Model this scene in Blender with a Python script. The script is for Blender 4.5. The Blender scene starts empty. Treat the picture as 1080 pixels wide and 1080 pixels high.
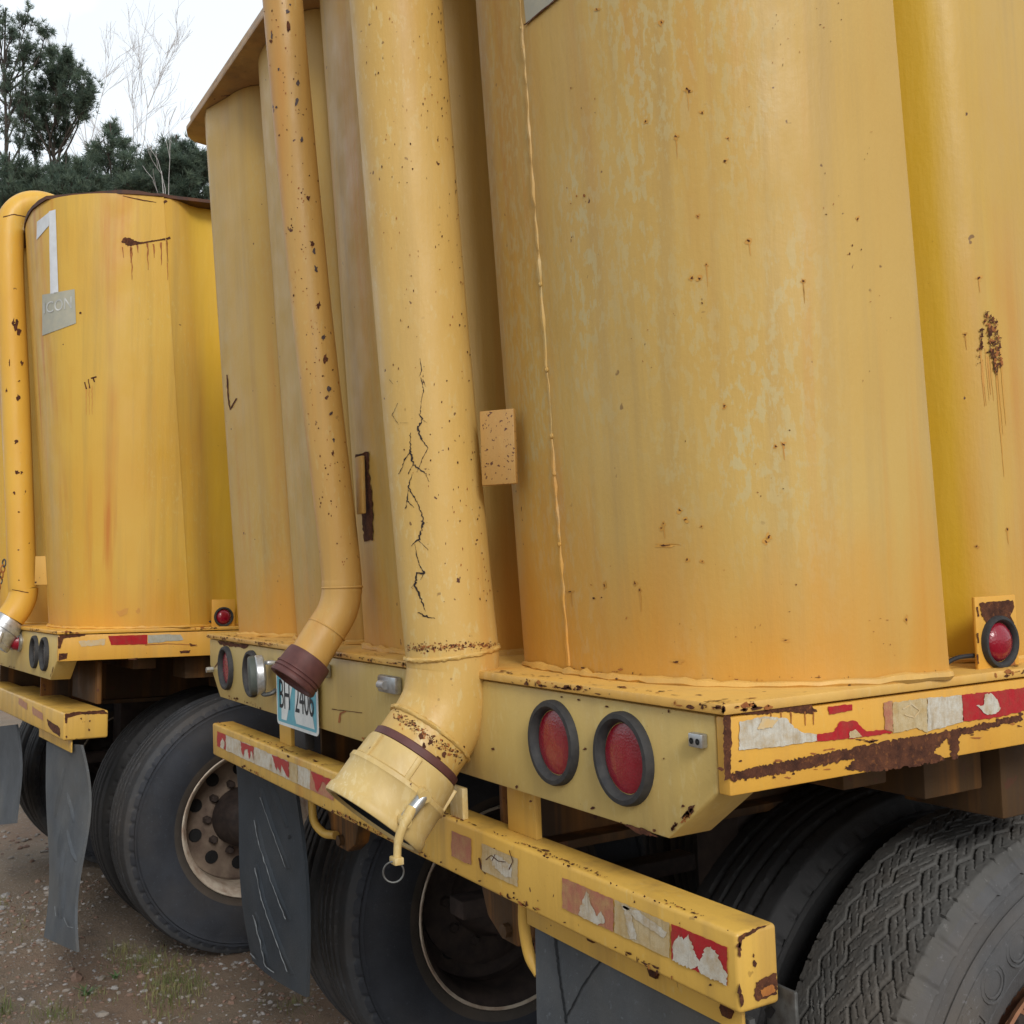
import bpy, bmesh, math, random
import numpy as np
from mathutils import Vector, Matrix
from mathutils.bvhtree import BVHTree
from mathutils.geometry import tessellate_polygon
from mathutils import noise as mnoise

random.seed(7)
scene = bpy.context.scene
COL = scene.collection
rad = math.radians

# ------------------------------------------------------------------ camera
FPX = 1150.0                                  # focal length in pixels of a 1080 px wide frame
HEAD = math.atan2(FPX, 670.0)
PITCH = math.atan(57.5 / FPX)
ROLL = 0.035
_d = Vector((-math.sin(HEAD), math.cos(HEAD), 0)); _r = Vector((math.cos(HEAD), math.sin(HEAD), 0)); _z = Vector((0, 0, 1))
FWD = _d * math.cos(PITCH) + _z * math.sin(PITCH)
_u = -_d * math.sin(PITCH) + _z * math.cos(PITCH)
RGT = _r * math.cos(ROLL) - _u * math.sin(ROLL)
UPV = _u * math.cos(ROLL) + _r * math.sin(ROLL)
CAM = Vector((1.0428, -0.9039, 1.53))
cd = bpy.data.cameras.new("camera"); cam = bpy.data.objects.new("camera", cd); COL.objects.link(cam)
cd.sensor_width = 36; cd.lens = FPX / 1080 * 36; cd.clip_start = 0.02; cd.clip_end = 2000
cam.matrix_world = Matrix.Translation(CAM) @ Matrix((RGT, UPV, -FWD)).transposed().to_4x4()
scene.camera = cam

# ------------------------------------------------------------------ sky, sun, exposure
SUN_DIR = Vector((0.82, -0.21, 0.54)).normalized()     # towards the sun
sun_el = math.asin(SUN_DIR.z); sun_az = math.atan2(SUN_DIR.x, SUN_DIR.y)
w = bpy.data.worlds.new("World"); scene.world = w; w.use_nodes = True
nt = w.node_tree; nt.nodes.clear()
def N(nt, t, **kw):
    n = nt.nodes.new(t)
    for k, v in kw.items():
        if k.startswith('i_'):
            n.inputs[k[2:].replace('_', ' ')].default_value = v
        else: setattr(n, k, v)
    return n
sky = N(nt, 'ShaderNodeTexSky', sky_type='NISHITA', sun_disc=False, sun_elevation=sun_el, sun_rotation=sun_az,
        altitude=100, air_density=1.0, dust_density=3.0, ozone_density=1.0)
hs = N(nt, 'ShaderNodeHueSaturation'); hs.inputs['Saturation'].default_value = 0.30; hs.inputs['Value'].default_value = 1.0
tcw = N(nt, 'ShaderNodeTexCoord'); mpw = N(nt, 'ShaderNodeMapping'); mpw.inputs['Scale'].default_value = (1.6, 1.6, 4.5)
cln = N(nt, 'ShaderNodeTexNoise'); cln.inputs['Scale'].default_value = 1.7; cln.inputs['Detail'].default_value = 6
clr = N(nt, 'ShaderNodeValToRGB'); clr.color_ramp.elements[0].position = .42; clr.color_ramp.elements[1].position = .62
mxw = N(nt, 'ShaderNodeMix', data_type='RGBA')
# the cloud deck is thinner and brighter over the trees, behind the trailers
dt = N(nt, 'ShaderNodeVectorMath', operation='DOT_PRODUCT'); dt.inputs[1].default_value = (-.80, .55, .25)
dr = N(nt, 'ShaderNodeMapRange'); dr.inputs['From Min'].default_value = .1; dr.inputs['From Max'].default_value = .95; dr.inputs['To Min'].default_value = 7.6; dr.inputs['To Max'].default_value = 14.4
cb = N(nt, 'ShaderNodeVectorMath', operation='SCALE'); cb.inputs[0].default_value = (.92, .985, 1.04)
nt.links.new(tcw.outputs['Generated'], dt.inputs[0]); nt.links.new(dt.outputs['Value'], dr.inputs['Value']); nt.links.new(dr.outputs[0], cb.inputs['Scale']); nt.links.new(cb.outputs[0], mxw.inputs['B'])
fm = N(nt, 'ShaderNodeMath', operation='MULTIPLY_ADD'); fm.inputs[1].default_value = 0.25; fm.inputs[2].default_value = 0.50
bg = N(nt, 'ShaderNodeBackground'); bg.inputs['Strength'].default_value = 0.105
wo = N(nt, 'ShaderNodeOutputWorld')
L = nt.links.new
L(sky.outputs[0], hs.inputs['Color']); L(tcw.outputs['Generated'], mpw.inputs['Vector']); L(mpw.outputs[0], cln.inputs['Vector'])
L(cln.outputs[0], clr.inputs[0]); L(clr.outputs[0], fm.inputs[0]); L(fm.outputs[0], mxw.inputs['Factor'])
L(hs.outputs[0], mxw.inputs['A']); L(mxw.outputs['Result'], bg.inputs['Color']); L(bg.outputs[0], wo.inputs[0])
sd = bpy.data.lights.new("sun", 'SUN'); sd.energy = 1.5; sd.angle = rad(17); sd.color = (1.0, 0.975, 0.93)
so = bpy.data.objects.new("sun", sd); COL.objects.link(so); so.location = (6, -2, 9)
so.rotation_euler = (-SUN_DIR).to_track_quat('-Z', 'Y').to_euler()
vs = scene.view_settings; scene.display_settings.display_device = 'sRGB'
vs.view_transform = 'Standard'; vs.look = 'None'; vs.gamma = 1.0; vs.use_curve_mapping = False
vs.exposure = 0.22
scene.render.engine = 'CYCLES'
scene.cycles.use_denoising = True
scene.cycles.max_bounces = 6; scene.cycles.diffuse_bounces = 3; scene.cycles.glossy_bounces = 3

# ------------------------------------------------------------------ materials
def new_mat(name):
    m = bpy.data.materials.new(name); m.use_nodes = True
    return m, m.node_tree, m.node_tree.nodes['Principled BSDF']
def rgba(c): return (c[0], c[1], c[2], 1)
def texn(nt, vec, scale, detail=3, rough=.55, stretch=None, off=(0, 0, 0)):
    mp = N(nt, 'ShaderNodeMapping'); mp.inputs['Location'].default_value = off
    mp.inputs['Scale'].default_value = stretch or (1, 1, 1)
    nt.links.new(vec, mp.inputs['Vector'])
    n = N(nt, 'ShaderNodeTexNoise'); n.inputs['Scale'].default_value = scale
    n.inputs['Detail'].default_value = detail; n.inputs['Roughness'].default_value = rough
    nt.links.new(mp.outputs[0], n.inputs['Vector'])
    return n.outputs['Fac']
def ramp(nt, fac, a, b, va=0., vb=1.):
    r = N(nt, 'ShaderNodeMapRange'); r.clamp = True
    r.inputs['From Min'].default_value = a; r.inputs['From Max'].default_value = b
    r.inputs['To Min'].default_value = va; r.inputs['To Max'].default_value = vb
    nt.links.new(fac, r.inputs['Value']); return r.outputs[0]
def mix(nt, fac, a, b):
    m = N(nt, 'ShaderNodeMix', data_type='RGBA')
    if isinstance(fac, (int, float)): m.inputs['Factor'].default_value = fac
    else: nt.links.new(fac, m.inputs['Factor'])
    for k, v in (('A', a), ('B', b)):
        if isinstance(v, tuple): m.inputs[k].default_value = rgba(v)
        else: nt.links.new(v, m.inputs[k])
    return m.outputs['Result']
def mul(nt, a, b):
    m = N(nt, 'ShaderNodeMath', operation='MULTIPLY')
    nt.links.new(a, m.inputs[0])
    if isinstance(b, (int, float)): m.inputs[1].default_value = b
    else: nt.links.new(b, m.inputs[1])
    return m.outputs[0]
def bump(nt, b, h, strength, dist=.01):
    n = N(nt, 'ShaderNodeBump'); n.inputs['Strength'].default_value = strength; n.inputs['Distance'].default_value = dist
    nt.links.new(h, n.inputs['Height']); nt.links.new(n.outputs[0], b.inputs['Normal'])

RUST = (.085, .028, .014)
def paint(name, base, alt, pale, off=0., pale_amt=.0, pale_lo=.56, streak=.45, stain=.35, speck=.74, rough=(.36, .62), dirt=(.30, .21, .10), dirt_amt=.3,
          speck_scale=38, wob=.17, foot=0., near_patch=False, fold_bounce=None):
    """weathered vehicle enamel: faded patches, run-down streaks, orange stains and rust freckles"""
    m, nt, b = new_mat(name)
    tc = N(nt, 'ShaderNodeTexCoord').outputs['Object']
    o = (off, off * 1.7, off * .6)
    c = mix(nt, ramp(nt, texn(nt, tc, 1.6, 4, .6, off=o), .35, .65), base, alt)
    st = texn(nt, tc, 1.0, 5, .62, (16, 16, .55), o)
    c = mix(nt, ramp(nt, st, .48, .74, 0, dirt_amt), c, dirt)
    if pale_amt > 0:
        p = texn(nt, tc, 1.0, 4, .62, (88, 88, 36), (o[0] + 3, o[1], o[2]))
        g = texn(nt, tc, 1.0, 2, .5, (4.0, 4.0, 1.6), (o[0] + 9, o[1], o[2]))
        pm = mul(nt, ramp(nt, p, pale_lo, pale_lo + .08), ramp(nt, g, .42, .58))
        if near_patch:                                                  # the weathered panel is the rear corner one
            sy = N(nt, 'ShaderNodeSeparateXYZ'); nt.links.new(tc, sy.inputs[0])
            pm = mul(nt, pm, mul(nt, ramp(nt, sy.outputs['Y'], .26, .14, .06, 1.), ramp(nt, sy.outputs['X'], -.75, -.55, .25, 1.)))
        c = mix(nt, mul(nt, pm, pale_amt), c, pale)
    if stain > 0:
        s1 = texn(nt, tc, 1.0, 4, .6, (13, 13, .32), (o[0] + 5, o[1] + 2, o[2]))
        s2 = texn(nt, tc, 1.0, 3, .6, (2.2, 2.2, 1.1), (o[0] + 1, o[1] + 8, o[2]))
        c = mix(nt, mul(nt, mul(nt, ramp(nt, s1, .5, .72), ramp(nt, s2, .42, .66)), stain * 2.0), c, (.50, .19, .025))
    if foot:
        sz = N(nt, 'ShaderNodeSeparateXYZ'); nt.links.new(tc, sz.inputs[0])
        fz = N(nt, 'ShaderNodeMath', operation='ADD'); nt.links.new(sz.outputs['Z'], fz.inputs[0])
        nt.links.new(ramp(nt, texn(nt, tc, 1.0, 4, .6, (5, 5, 1.2), o), .3, .7, -.16, .16), fz.inputs[1])
        c = mix(nt, ramp(nt, fz.outputs[0], 1.62, 1.36, 0, foot), c, (.60, .27, .028))
    if fold_bounce:                                                           # deeper yellow of bounced light in the side folds, put into the colour
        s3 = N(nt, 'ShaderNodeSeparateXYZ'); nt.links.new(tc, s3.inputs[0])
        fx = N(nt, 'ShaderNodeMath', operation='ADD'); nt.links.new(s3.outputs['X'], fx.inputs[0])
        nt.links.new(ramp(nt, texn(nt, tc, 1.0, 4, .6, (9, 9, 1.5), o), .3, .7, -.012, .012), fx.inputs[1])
        c = mix(nt, mul(nt, ramp(nt, fx.outputs[0], -.048, -.095, 0, .9), ramp(nt, s3.outputs['Y'], .34, .42)), c, fold_bounce)
    if speck < 1:
        k = texn(nt, tc, speck_scale, 2, .6, off=o)
        k2 = texn(nt, tc, 3.0, 3, .6, off=(o[0] + 2, o[1] + 4, o[2]))
        km = mul(nt, ramp(nt, k, speck, speck + .03), ramp(nt, k2, .42, .56))
        c = mix(nt, km, c, RUST)
    nt.links.new(c, b.inputs['Base Color'])
    nt.links.new(ramp(nt, texn(nt, tc, 9, 4, .6, off=o), .3, .7, rough[0], rough[1]), b.inputs['Roughness'])
    b.inputs['Specular IOR Level'].default_value = .42
    h1 = texn(nt, tc, 5.0, 2, .5, (1, 1, .35), o)
    h2 = texn(nt, tc, 120, 3, .6, off=o)
    h3 = texn(nt, tc, 1.0, 4, .6, (34, 34, 4.5), (o[0] + 6, o[1], o[2]))
    ha = N(nt, 'ShaderNodeMath', operation='MULTIPLY_ADD'); nt.links.new(h3, ha.inputs[0]); ha.inputs[1].default_value = .16; nt.links.new(h1, ha.inputs[2])
    h = N(nt, 'ShaderNodeMath', operation='MULTIPLY_ADD'); nt.links.new(h2, h.inputs[0]); h.inputs[1].default_value = .045
    nt.links.new(ha.outputs[0], h.inputs[2])
    bump(nt, b, h.outputs[0], wob, .05)
    return m
def simple(name, col, rough=.6, metal=0., col2=None, scale=20., spec=.4, bmp=0., amt=(.35, .65), stretch=None):
    m, nt, b = new_mat(name)
    tc = N(nt, 'ShaderNodeTexCoord').outputs['Object']
    f = texn(nt, tc, scale, 5, .62, stretch)
    c = mix(nt, ramp(nt, f, *amt), col, col2 or tuple(x * .6 for x in col))
    nt.links.new(c, b.inputs['Base Color'])
    b.inputs['Roughness'].default_value = rough; b.inputs['Metallic'].default_value = metal
    b.inputs['Specular IOR Level'].default_value = spec
    if bmp: bump(nt, b, f, bmp, .01)
    return m
M = {}
M['tank'] = paint('tank_paint', (.55, .362, .102), (.52, .322, .076), (.50, .44, .235), 0., .60, .50, stain=.40, near_patch=True, fold_bounce=(.62, .385, .022), speck=.735, speck_scale=42, foot=.72, dirt=(.27, .19, .10), dirt_amt=.38)
M['tank2'] = paint('tank_paint_bright', (.62, .385, .062), (.60, .34, .045), (.58, .45, .15), 21., .35, .58, stain=.95, speck=.76, foot=.65, dirt=(.30, .20, .07), dirt_amt=.4, fold_bounce=(.64, .40, .03))
M['pipe'] = paint('pipe_paint', (.60, .39, .12), (.56, .345, .085), (.62, .50, .24), 5., .5, .56, stain=.25, speck=.70, speck_scale=55)
M['pipe2'] = paint('pipe_paint_small', (.56, .335, .095), (.50, .285, .075), (.55, .44, .2), 9., .35, .58, stain=.35, speck=.70, speck_scale=46)
M['pipe3'] = paint('pipe_paint_bright', (.70, .41, .06), (.66, .36, .05), (.6, .45, .15), 14., .3, .58, stain=.3, speck=.72, speck_scale=30)
M['beam'] = paint('beam_paint', (.54, .40, .14), (.56, .38, .11), (.62, .52, .26), 2., .35, .56, stain=.12, speck=.72, speck_scale=60, dirt=(.32, .22, .10))
M['deck'] = paint('deck_paint', (.66, .40, .105), (.62, .34, .07), (.7, .5, .25), 3., .3, .58, stain=.35, speck=.68, speck_scale=40)
M['rail'] = paint('rail_paint', (.70, .38, .055), (.66, .34, .05), (.6, .42, .12), 6., .2, .6, stain=.4, speck=.70, speck_scale=45)
M['bumper'] = paint('bumper_paint', (.68, .42, .085), (.62, .37, .07), (.62, .48, .2), 7., .3, .58, stain=.2, speck=.70, speck_scale=50, dirt=(.22, .13, .06), dirt_amt=.45)
M['frame'] = paint('frame_paint_shaded', (.085, .042, .011), (.05, .025, .01), (.3, .2, .08), 11., 0, stain=.3, speck=.64, dirt=(.045, .028, .018), dirt_amt=.9, rough=(.6, .85))  # grimy yellow underframe, its colour darkened to stand in for under-deck shade
M['coupling'] = paint('coupling_paint', (.60, .44, .18), (.56, .40, .15), (.7, .6, .36), 12., .5, .5, stain=.08, speck=.74, speck_scale=70, wob=.05)
def rust_mat(name, dark, mid, orange):
    m, nt, b = new_mat(name); tc = N(nt, 'ShaderNodeTexCoord').outputs['Object']
    c = mix(nt, ramp(nt, texn(nt, tc, 42, 6, .7), .36, .60), dark, mid)
    c = mix(nt, ramp(nt, texn(nt, tc, 110, 4, .7, off=(3, 1, 2)), .56, .68, 0, .75), c, orange)
    nt.links.new(c, b.inputs['Base Color']); b.inputs['Roughness'].default_value = .9; b.inputs['Specular IOR Level'].default_value = .2
    bump(nt, b, texn(nt, tc, 150, 5, .75), .5, .006); return m
M['rust'] = rust_mat('rust', (.050, .020, .013), (.115, .043, .022), (.25, .095, .03))
M['rust_orange'] = simple('rust_bleed', (.40, .15, .03), .75, col2=(.24, .075, .02), scale=45)
M['stain'] = simple('rust_run', (.52, .245, .045), .6, col2=(.56, .30, .055), scale=30)
M['stain2'] = simple('faint_rust_wash', (.56, .31, .065), .55, col2=(.54, .28, .05), scale=30)
M['crack'] = simple('paint_crack', (.03, .02, .018), .8, scale=80)
M['chip'] = simple('bare_steel_chip', (.09, .065, .06), .6, col2=(.05, .03, .03), scale=90)
M['bare'] = simple('peeled_to_primer', (.56, .46, .30), .7, col2=(.62, .42, .18), scale=70)
M['rubber'] = simple('rubber_grommet', (.024, .024, .026), .7, col2=(.042, .04, .038), scale=60)
M['cap'] = simple('red_rubber', (.12, .045, .04), .6, col2=(.085, .032, .03), scale=40)
M['steel'] = simple('zinc_steel', (.55, .57, .58), .35, .8, (.35, .36, .36), 50)
M['dull_steel'] = simple('dull_steel', (.16, .165, .16), .55, .6, (.08, .075, .07), 45)
M['chrome'] = simple('cast_aluminium', (.62, .64, .66), .38, .7, (.42, .43, .44), 60)
M['dark'] = simple('dark_void', (.012, .012, .013), .8)
M['black'] = simple('black_paint', (.02, .02, .022), .6)
M['dark_lens'] = simple('dark_lens', (.025, .022, .024), .25)
M['greenish'] = simple('grey_green_rubber', (.07, .085, .075), .6, col2=(.10, .11, .10))
M['white_lens'] = simple('clear_lens', (.6, .62, .62), .3, col2=(.75, .76, .75))
def tape_mat(name, a, d, amt, lo=.42, hi=.66):
    m, nt, b = new_mat(name); tc = N(nt, 'ShaderNodeTexCoord').outputs['Object']
    c = mix(nt, ramp(nt, texn(nt, tc, 46, 6, .7), lo, hi, 0, amt), a, d)
    c = mix(nt, ramp(nt, texn(nt, tc, 1.0, 5, .7, (160, 160, 22)), .52, .72, 0, .6 * amt), c, tuple(x * .55 for x in d))
    v = N(nt, 'ShaderNodeTexVoronoi', feature='DISTANCE_TO_EDGE'); v.inputs['Scale'].default_value = 330; nt.links.new(tc, v.inputs['Vector'])
    c = mix(nt, ramp(nt, v.outputs['Distance'], .02, .10, .35, 0), c, tuple(x * .6 for x in a))
    nt.links.new(c, b.inputs['Base Color']); b.inputs['Roughness'].default_value = .42
    bump(nt, b, texn(nt, tc, 70, 3, .6), .25, .003); return m
M['tape_red'] = tape_mat('red_tape', (.42, .010, .018), (.33, .045, .03), .8)
M['tape_faded'] = tape_mat('faded_red_tape', (.42, .16, .10), (.46, .27, .12), .9)
M['tape_white'] = tape_mat('white_tape', (.58, .55, .47), (.44, .32, .17), .9)
M['tape_dirty'] = tape_mat('dirty_white_tape', (.54, .43, .25), (.46, .31, .12), .9)
M['tape_grey'] = tape_mat('grey_tape', (.42, .42, .36), (.36, .32, .22), .8)
M['sticker'] = simple('grey_sticker', (.36, .36, .30), .6, col2=(.42, .40, .31), scale=25)
M['stencil'] = simple('white_stencil', (.66, .69, .72), .5, col2=(.58, .6, .62), scale=30)
M['letter'] = simple('pale_letter', (.66, .67, .64), .6)
M['teal'] = simple('plate_blue', (.10, .36, .46), .4, col2=(.13, .42, .50), scale=40)
M['plate_white'] = simple('plate_white', (.72, .75, .74), .4, col2=(.6, .64, .64), scale=40)
M['ink'] = simple('plate_ink', (.012, .02, .03), .5)
M['rim_paint'] = simple('rim_enamel', (.58, .50, .40), .55, col2=(.30, .19, .13), scale=14, amt=(.42, .7), bmp=.05)
M['bracket'] = paint('bracket_paint', (.46, .255, .065), (.38, .165, .035), (.45, .3, .10), 17., .3, .6, stain=.9, speck=.63, speck_scale=160)
M['rim_disc'] = simple('rim_disc', (.11, .075, .058), .8, col2=(.30, .23, .17), scale=6, bmp=.08)
M['rim_rusty'] = simple('rim_rusty', (.34, .16, .08), .75, col2=(.20, .08, .045), scale=16, bmp=.1)
M['drum'] = simple('brake_drum', (.06, .042, .035), .8, col2=(.03, .022, .02), scale=20)
M['roof_rust'] = simple('rusty_lid', (.06, .035, .03), .8, col2=(.12, .05, .025), scale=18, bmp=.2)
M['roof'] = paint('roof_paint', (.40, .24, .085), (.34, .19, .07), (.4, .3, .14), 16., 0, stain=.3, speck=.7, dirt=(.12, .08, .05), dirt_amt=.6)
def lens_mat():
    m, nt, b = new_mat('red_lens')
    tc = N(nt, 'ShaderNodeTexCoord').outputs['Object']
    c = mix(nt, ramp(nt, texn(nt, tc, 38, 5, .65), .40, .75), (.25, .003, .016), (.27, .02, .035))
    nt.links.new(c, b.inputs['Base Color']); b.inputs['Roughness'].default_value = .28
    nt.links.new(ramp(nt, texn(nt, tc, 60, 4, .6),   .4, .7, .10, .42), b.inputs['Roughness'])
    b.inputs['Coat Weight'].default_value = .3
    w = N(nt, 'ShaderNodeTexVoronoi'); w.inputs['Scale'].default_value = 300; nt.links.new(tc, w.inputs['Vector'])
    bump(nt, b, w.outputs['Distance'], .14, .003)
    return m
M['lens'] = lens_mat()
def tyre_mat(name, a, dust, amt):
    # dust lies in uneven clouds, thicker scuffs in fine grain
    m, nt, b = new_mat(name)
    tc = N(nt, 'ShaderNodeTexCoord').outputs['Object']
    c = mix(nt, ramp(nt, texn(nt, tc, 7, 5, .65), .35, .7), a, tuple(x * 1.55 for x in a))
    c = mix(nt, ramp(nt, texn(nt, tc, 3.2, 4, .6, off=(4, 1, 2)), .45, .72, 0, amt), c, dust)
    c = mix(nt, ramp(nt, texn(nt, tc, 85, 3, .7, off=(1, 7, 2)), .62, .76, 0, .55), c, tuple(min(x * 3.2, .3) for x in a))
    nt.links.new(c, b.inputs['Base Color']); b.inputs['Roughness'].default_value = .72; b.inputs['Specular IOR Level'].default_value = .35
    bump(nt, b, texn(nt, tc, 140, 4, .7), .25, .004)
    return m
M['tyre'] = tyre_mat('tyre_rubber', (.024, .027, .034), (.062, .055, .05), .5)
M['tyre_tread'] = tyre_mat('tyre_tread', (.040, .042, .046), (.085, .07, .056), .6)
M['tyre_bead'] = tyre_mat('tyre_bead_dust', (.050, .043, .037), (.105, .08, .06), .8)
M['tyre_inner'] = tyre_mat('tyre_rubber_shaded', (.016, .016, .017), (.035, .027, .02), .5)  # darker copy of the tyre rubber, with under-deck shade put into its colour
M['tyre_worn'] = tyre_mat('tyre_rubber_worn', (.066, .066, .068), (.13, .105, .08), .75)
M['tyre_hero'] = tyre_mat('tyre_tread_worn', (.068, .066, .062), (.12, .10, .08), .8)
M['flap'] = tyre_mat('flap_rubber', (.019, .024, .030), (.085, .08, .072), .3)
M['flap_grey'] = tyre_mat('flap_rubber_grey', (.055, .062, .070), (.13, .12, .10), .5)
M['scuff'] = simple('scuffed_groove', (.26, .28, .29), .7, col2=(.14, .15, .16), scale=40)
M['groove'] = simple('rubber_groove', (.012, .015, .019), .8)

# ------------------------------------------------------------------ mesh builder
class MB:
    def __init__(s): s.v = []; s.f = []; s.m = []; s.mats = []
    def mi(s, mat):
        if mat not in s.mats: s.mats.append(mat)
        return s.mats.index(mat)
    def add(s, vs, fs, mat):
        o = len(s.v); k = s.mi(mat)
        s.v += [tuple(p) for p in vs]; s.f += [tuple(i + o for i in f) for f in fs]; s.m += [k] * len(fs)
    def bm(s, b, mat, T=None):
        b.verts.ensure_lookup_table(); b.verts.index_update()
        s.add([(T @ v.co if T else v.co.copy()) for v in b.verts], [[v.index for v in f.verts] for f in b.faces], mat); b.free()
    def box(s, x0, x1, y0, y1, z0, z1, mat, bev=.004, seg=2, T=None):
        b = bmesh.new(); bmesh.ops.create_cube(b, size=1)
        for v in b.verts: v.co = Vector(((x0 + x1) / 2 + v.co.x * (x1 - x0), (y0 + y1) / 2 + v.co.y * (y1 - y0), (z0 + z1) / 2 + v.co.z * (z1 - z0)))
        if bev: bmesh.ops.bevel(b, geom=list(b.edges), offset=bev, segments=seg, profile=.5, affect='EDGES')
        s.bm(b, mat, T)
    def prism(s, pts, axis, a0, a1, mat, bev=0.):
        """pts: 2D outline in the two other axes, extruded along axis from a0 to a1"""
        b = bmesh.new(); mk = lambda p, a: {'y': (p[0], a, p[1]), 'x': (a, p[0], p[1]), 'z': (p[0], p[1], a)}[axis]
        A = [b.verts.new(mk(p, a0)) for p in pts]; B = [b.verts.new(mk(p, a1)) for p in pts]; n = len(pts)
        b.faces.new(A); b.faces.new(B[::-1])
        for i in range(n): b.faces.new((A[i], B[i], B[(i + 1) % n], A[(i + 1) % n]))
        bmesh.ops.recalc_face_normals(b, faces=b.faces[:])
        if bev: bmesh.ops.bevel(b, geom=list(b.edges), offset=bev, segments=2, profile=.5, affect='EDGES')
        s.bm(b, mat)
    def lathe(s, prof, mat, T, n=40, closed=False):
        """prof: (radius, height along local z)"""
        vs = []; fs = []
        for r, h in prof:
            for i in range(n):
                a = 2 * math.pi * i / n; vs.append(T @ Vector((r * math.cos(a), r * math.sin(a), h)))
        for j in range(len(prof) - 1):
            for i in range(n):
                fs.append((j * n + i, j * n + (i + 1) % n, (j + 1) * n + (i + 1) % n, (j + 1) * n + i))
        if prof[0][0] < 1e-6 or closed is False: pass
        if closed:
            fs.append(tuple(range(n))[::-1]); fs.append(tuple((len(prof) - 1) * n + i for i in range(n)))
        s.add(vs, fs, mat)
    def tube(s, path, r, mat, n=24, cap=True, jit=0.):
        P = [Vector(p) for p in path]; m = len(P); R = r if isinstance(r, (list, tuple)) else [r] * m
        t0 = (P[1] - P[0]).normalized(); ref = Vector((1, 0, 0)) if abs(t0.x) < .9 else Vector((0, 0, 1))
        nrm = (ref - t0 * ref.dot(t0)).normalized(); vs = []; fs = []
        for i in range(m):
            t = (P[min(i + 1, m - 1)] - P[max(i - 1, 0)]).normalized()
            nrm = (nrm - t * nrm.dot(t)).normalized(); bn = t.cross(nrm)
            for k in range(n):
                a = 2 * math.pi * k / n; rr = R[i] * (1 + random.uniform(-jit, jit)) if jit else R[i]
                vs.append(P[i] + (nrm * math.cos(a) + bn * math.sin(a)) * rr)
        for i in range(m - 1):
            for k in range(n): fs.append((i * n + k, i * n + (k + 1) % n, (i + 1) * n + (k + 1) % n, (i + 1) * n + k))
        if cap: fs.append(tuple(range(n))[::-1]); fs.append(tuple((m - 1) * n + k for k in range(n)))
        s.add(vs, fs, mat)
    def bvh(s): return BVHTree.FromPolygons([Vector(v) for v in s.v], s.f)
    def build(s, name, parent=None, smooth=40, label=None):
        me = bpy.data.meshes.new(name); me.from_pydata(s.v, [], s.f)
        for mt in s.mats: me.materials.append(mt)
        me.polygons.foreach_set('material_index', s.m)
        if smooth:
            me.polygons.foreach_set('use_smooth', [True] * len(s.f)); me.set_sharp_from_angle(angle=rad(smooth))
        me.update()
        o = bpy.data.objects.new(name, me); COL.objects.link(o)
        if parent: o.parent = parent
        if label: o['label'] = label
        return o
def frame_to(a, b):
    """matrix whose local z runs from a to b, origin at a"""
    a = Vector(a); z = (Vector(b) - a).normalized()
    return Matrix.Translation(a) @ z.to_track_quat('Z', 'Y').to_matrix().to_4x4()
def tag(o, label, cat, group=None, kind=None):
    if label: o['label'] = label
    if cat: o['category'] = cat
    if group: o['group'] = group
    if kind: o['kind'] = kind
    return o
def empty(name, loc=(0, 0, 0)):
    o = bpy.data.objects.new(name, None); COL.objects.link(o); o.location = loc; o.empty_display_size = .2; return o
def smooth_path(pts, n=8):
    P = [Vector(p) for p in pts]; P = [P[0] * 2 - P[1]] + P + [P[-1] * 2 - P[-2]]; out = []
    for i in range(1, len(P) - 2):
        for k in range(n):
            t = k / n; a, b, c, d = P[i - 1:i + 3]
            out.append(.5 * ((2 * b) + (c - a) * t + (2 * a - 5 * b + 4 * c - d) * t * t + (3 * b - a - 3 * c + d) * t ** 3))
    out.append(P[-2]); return out

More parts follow.
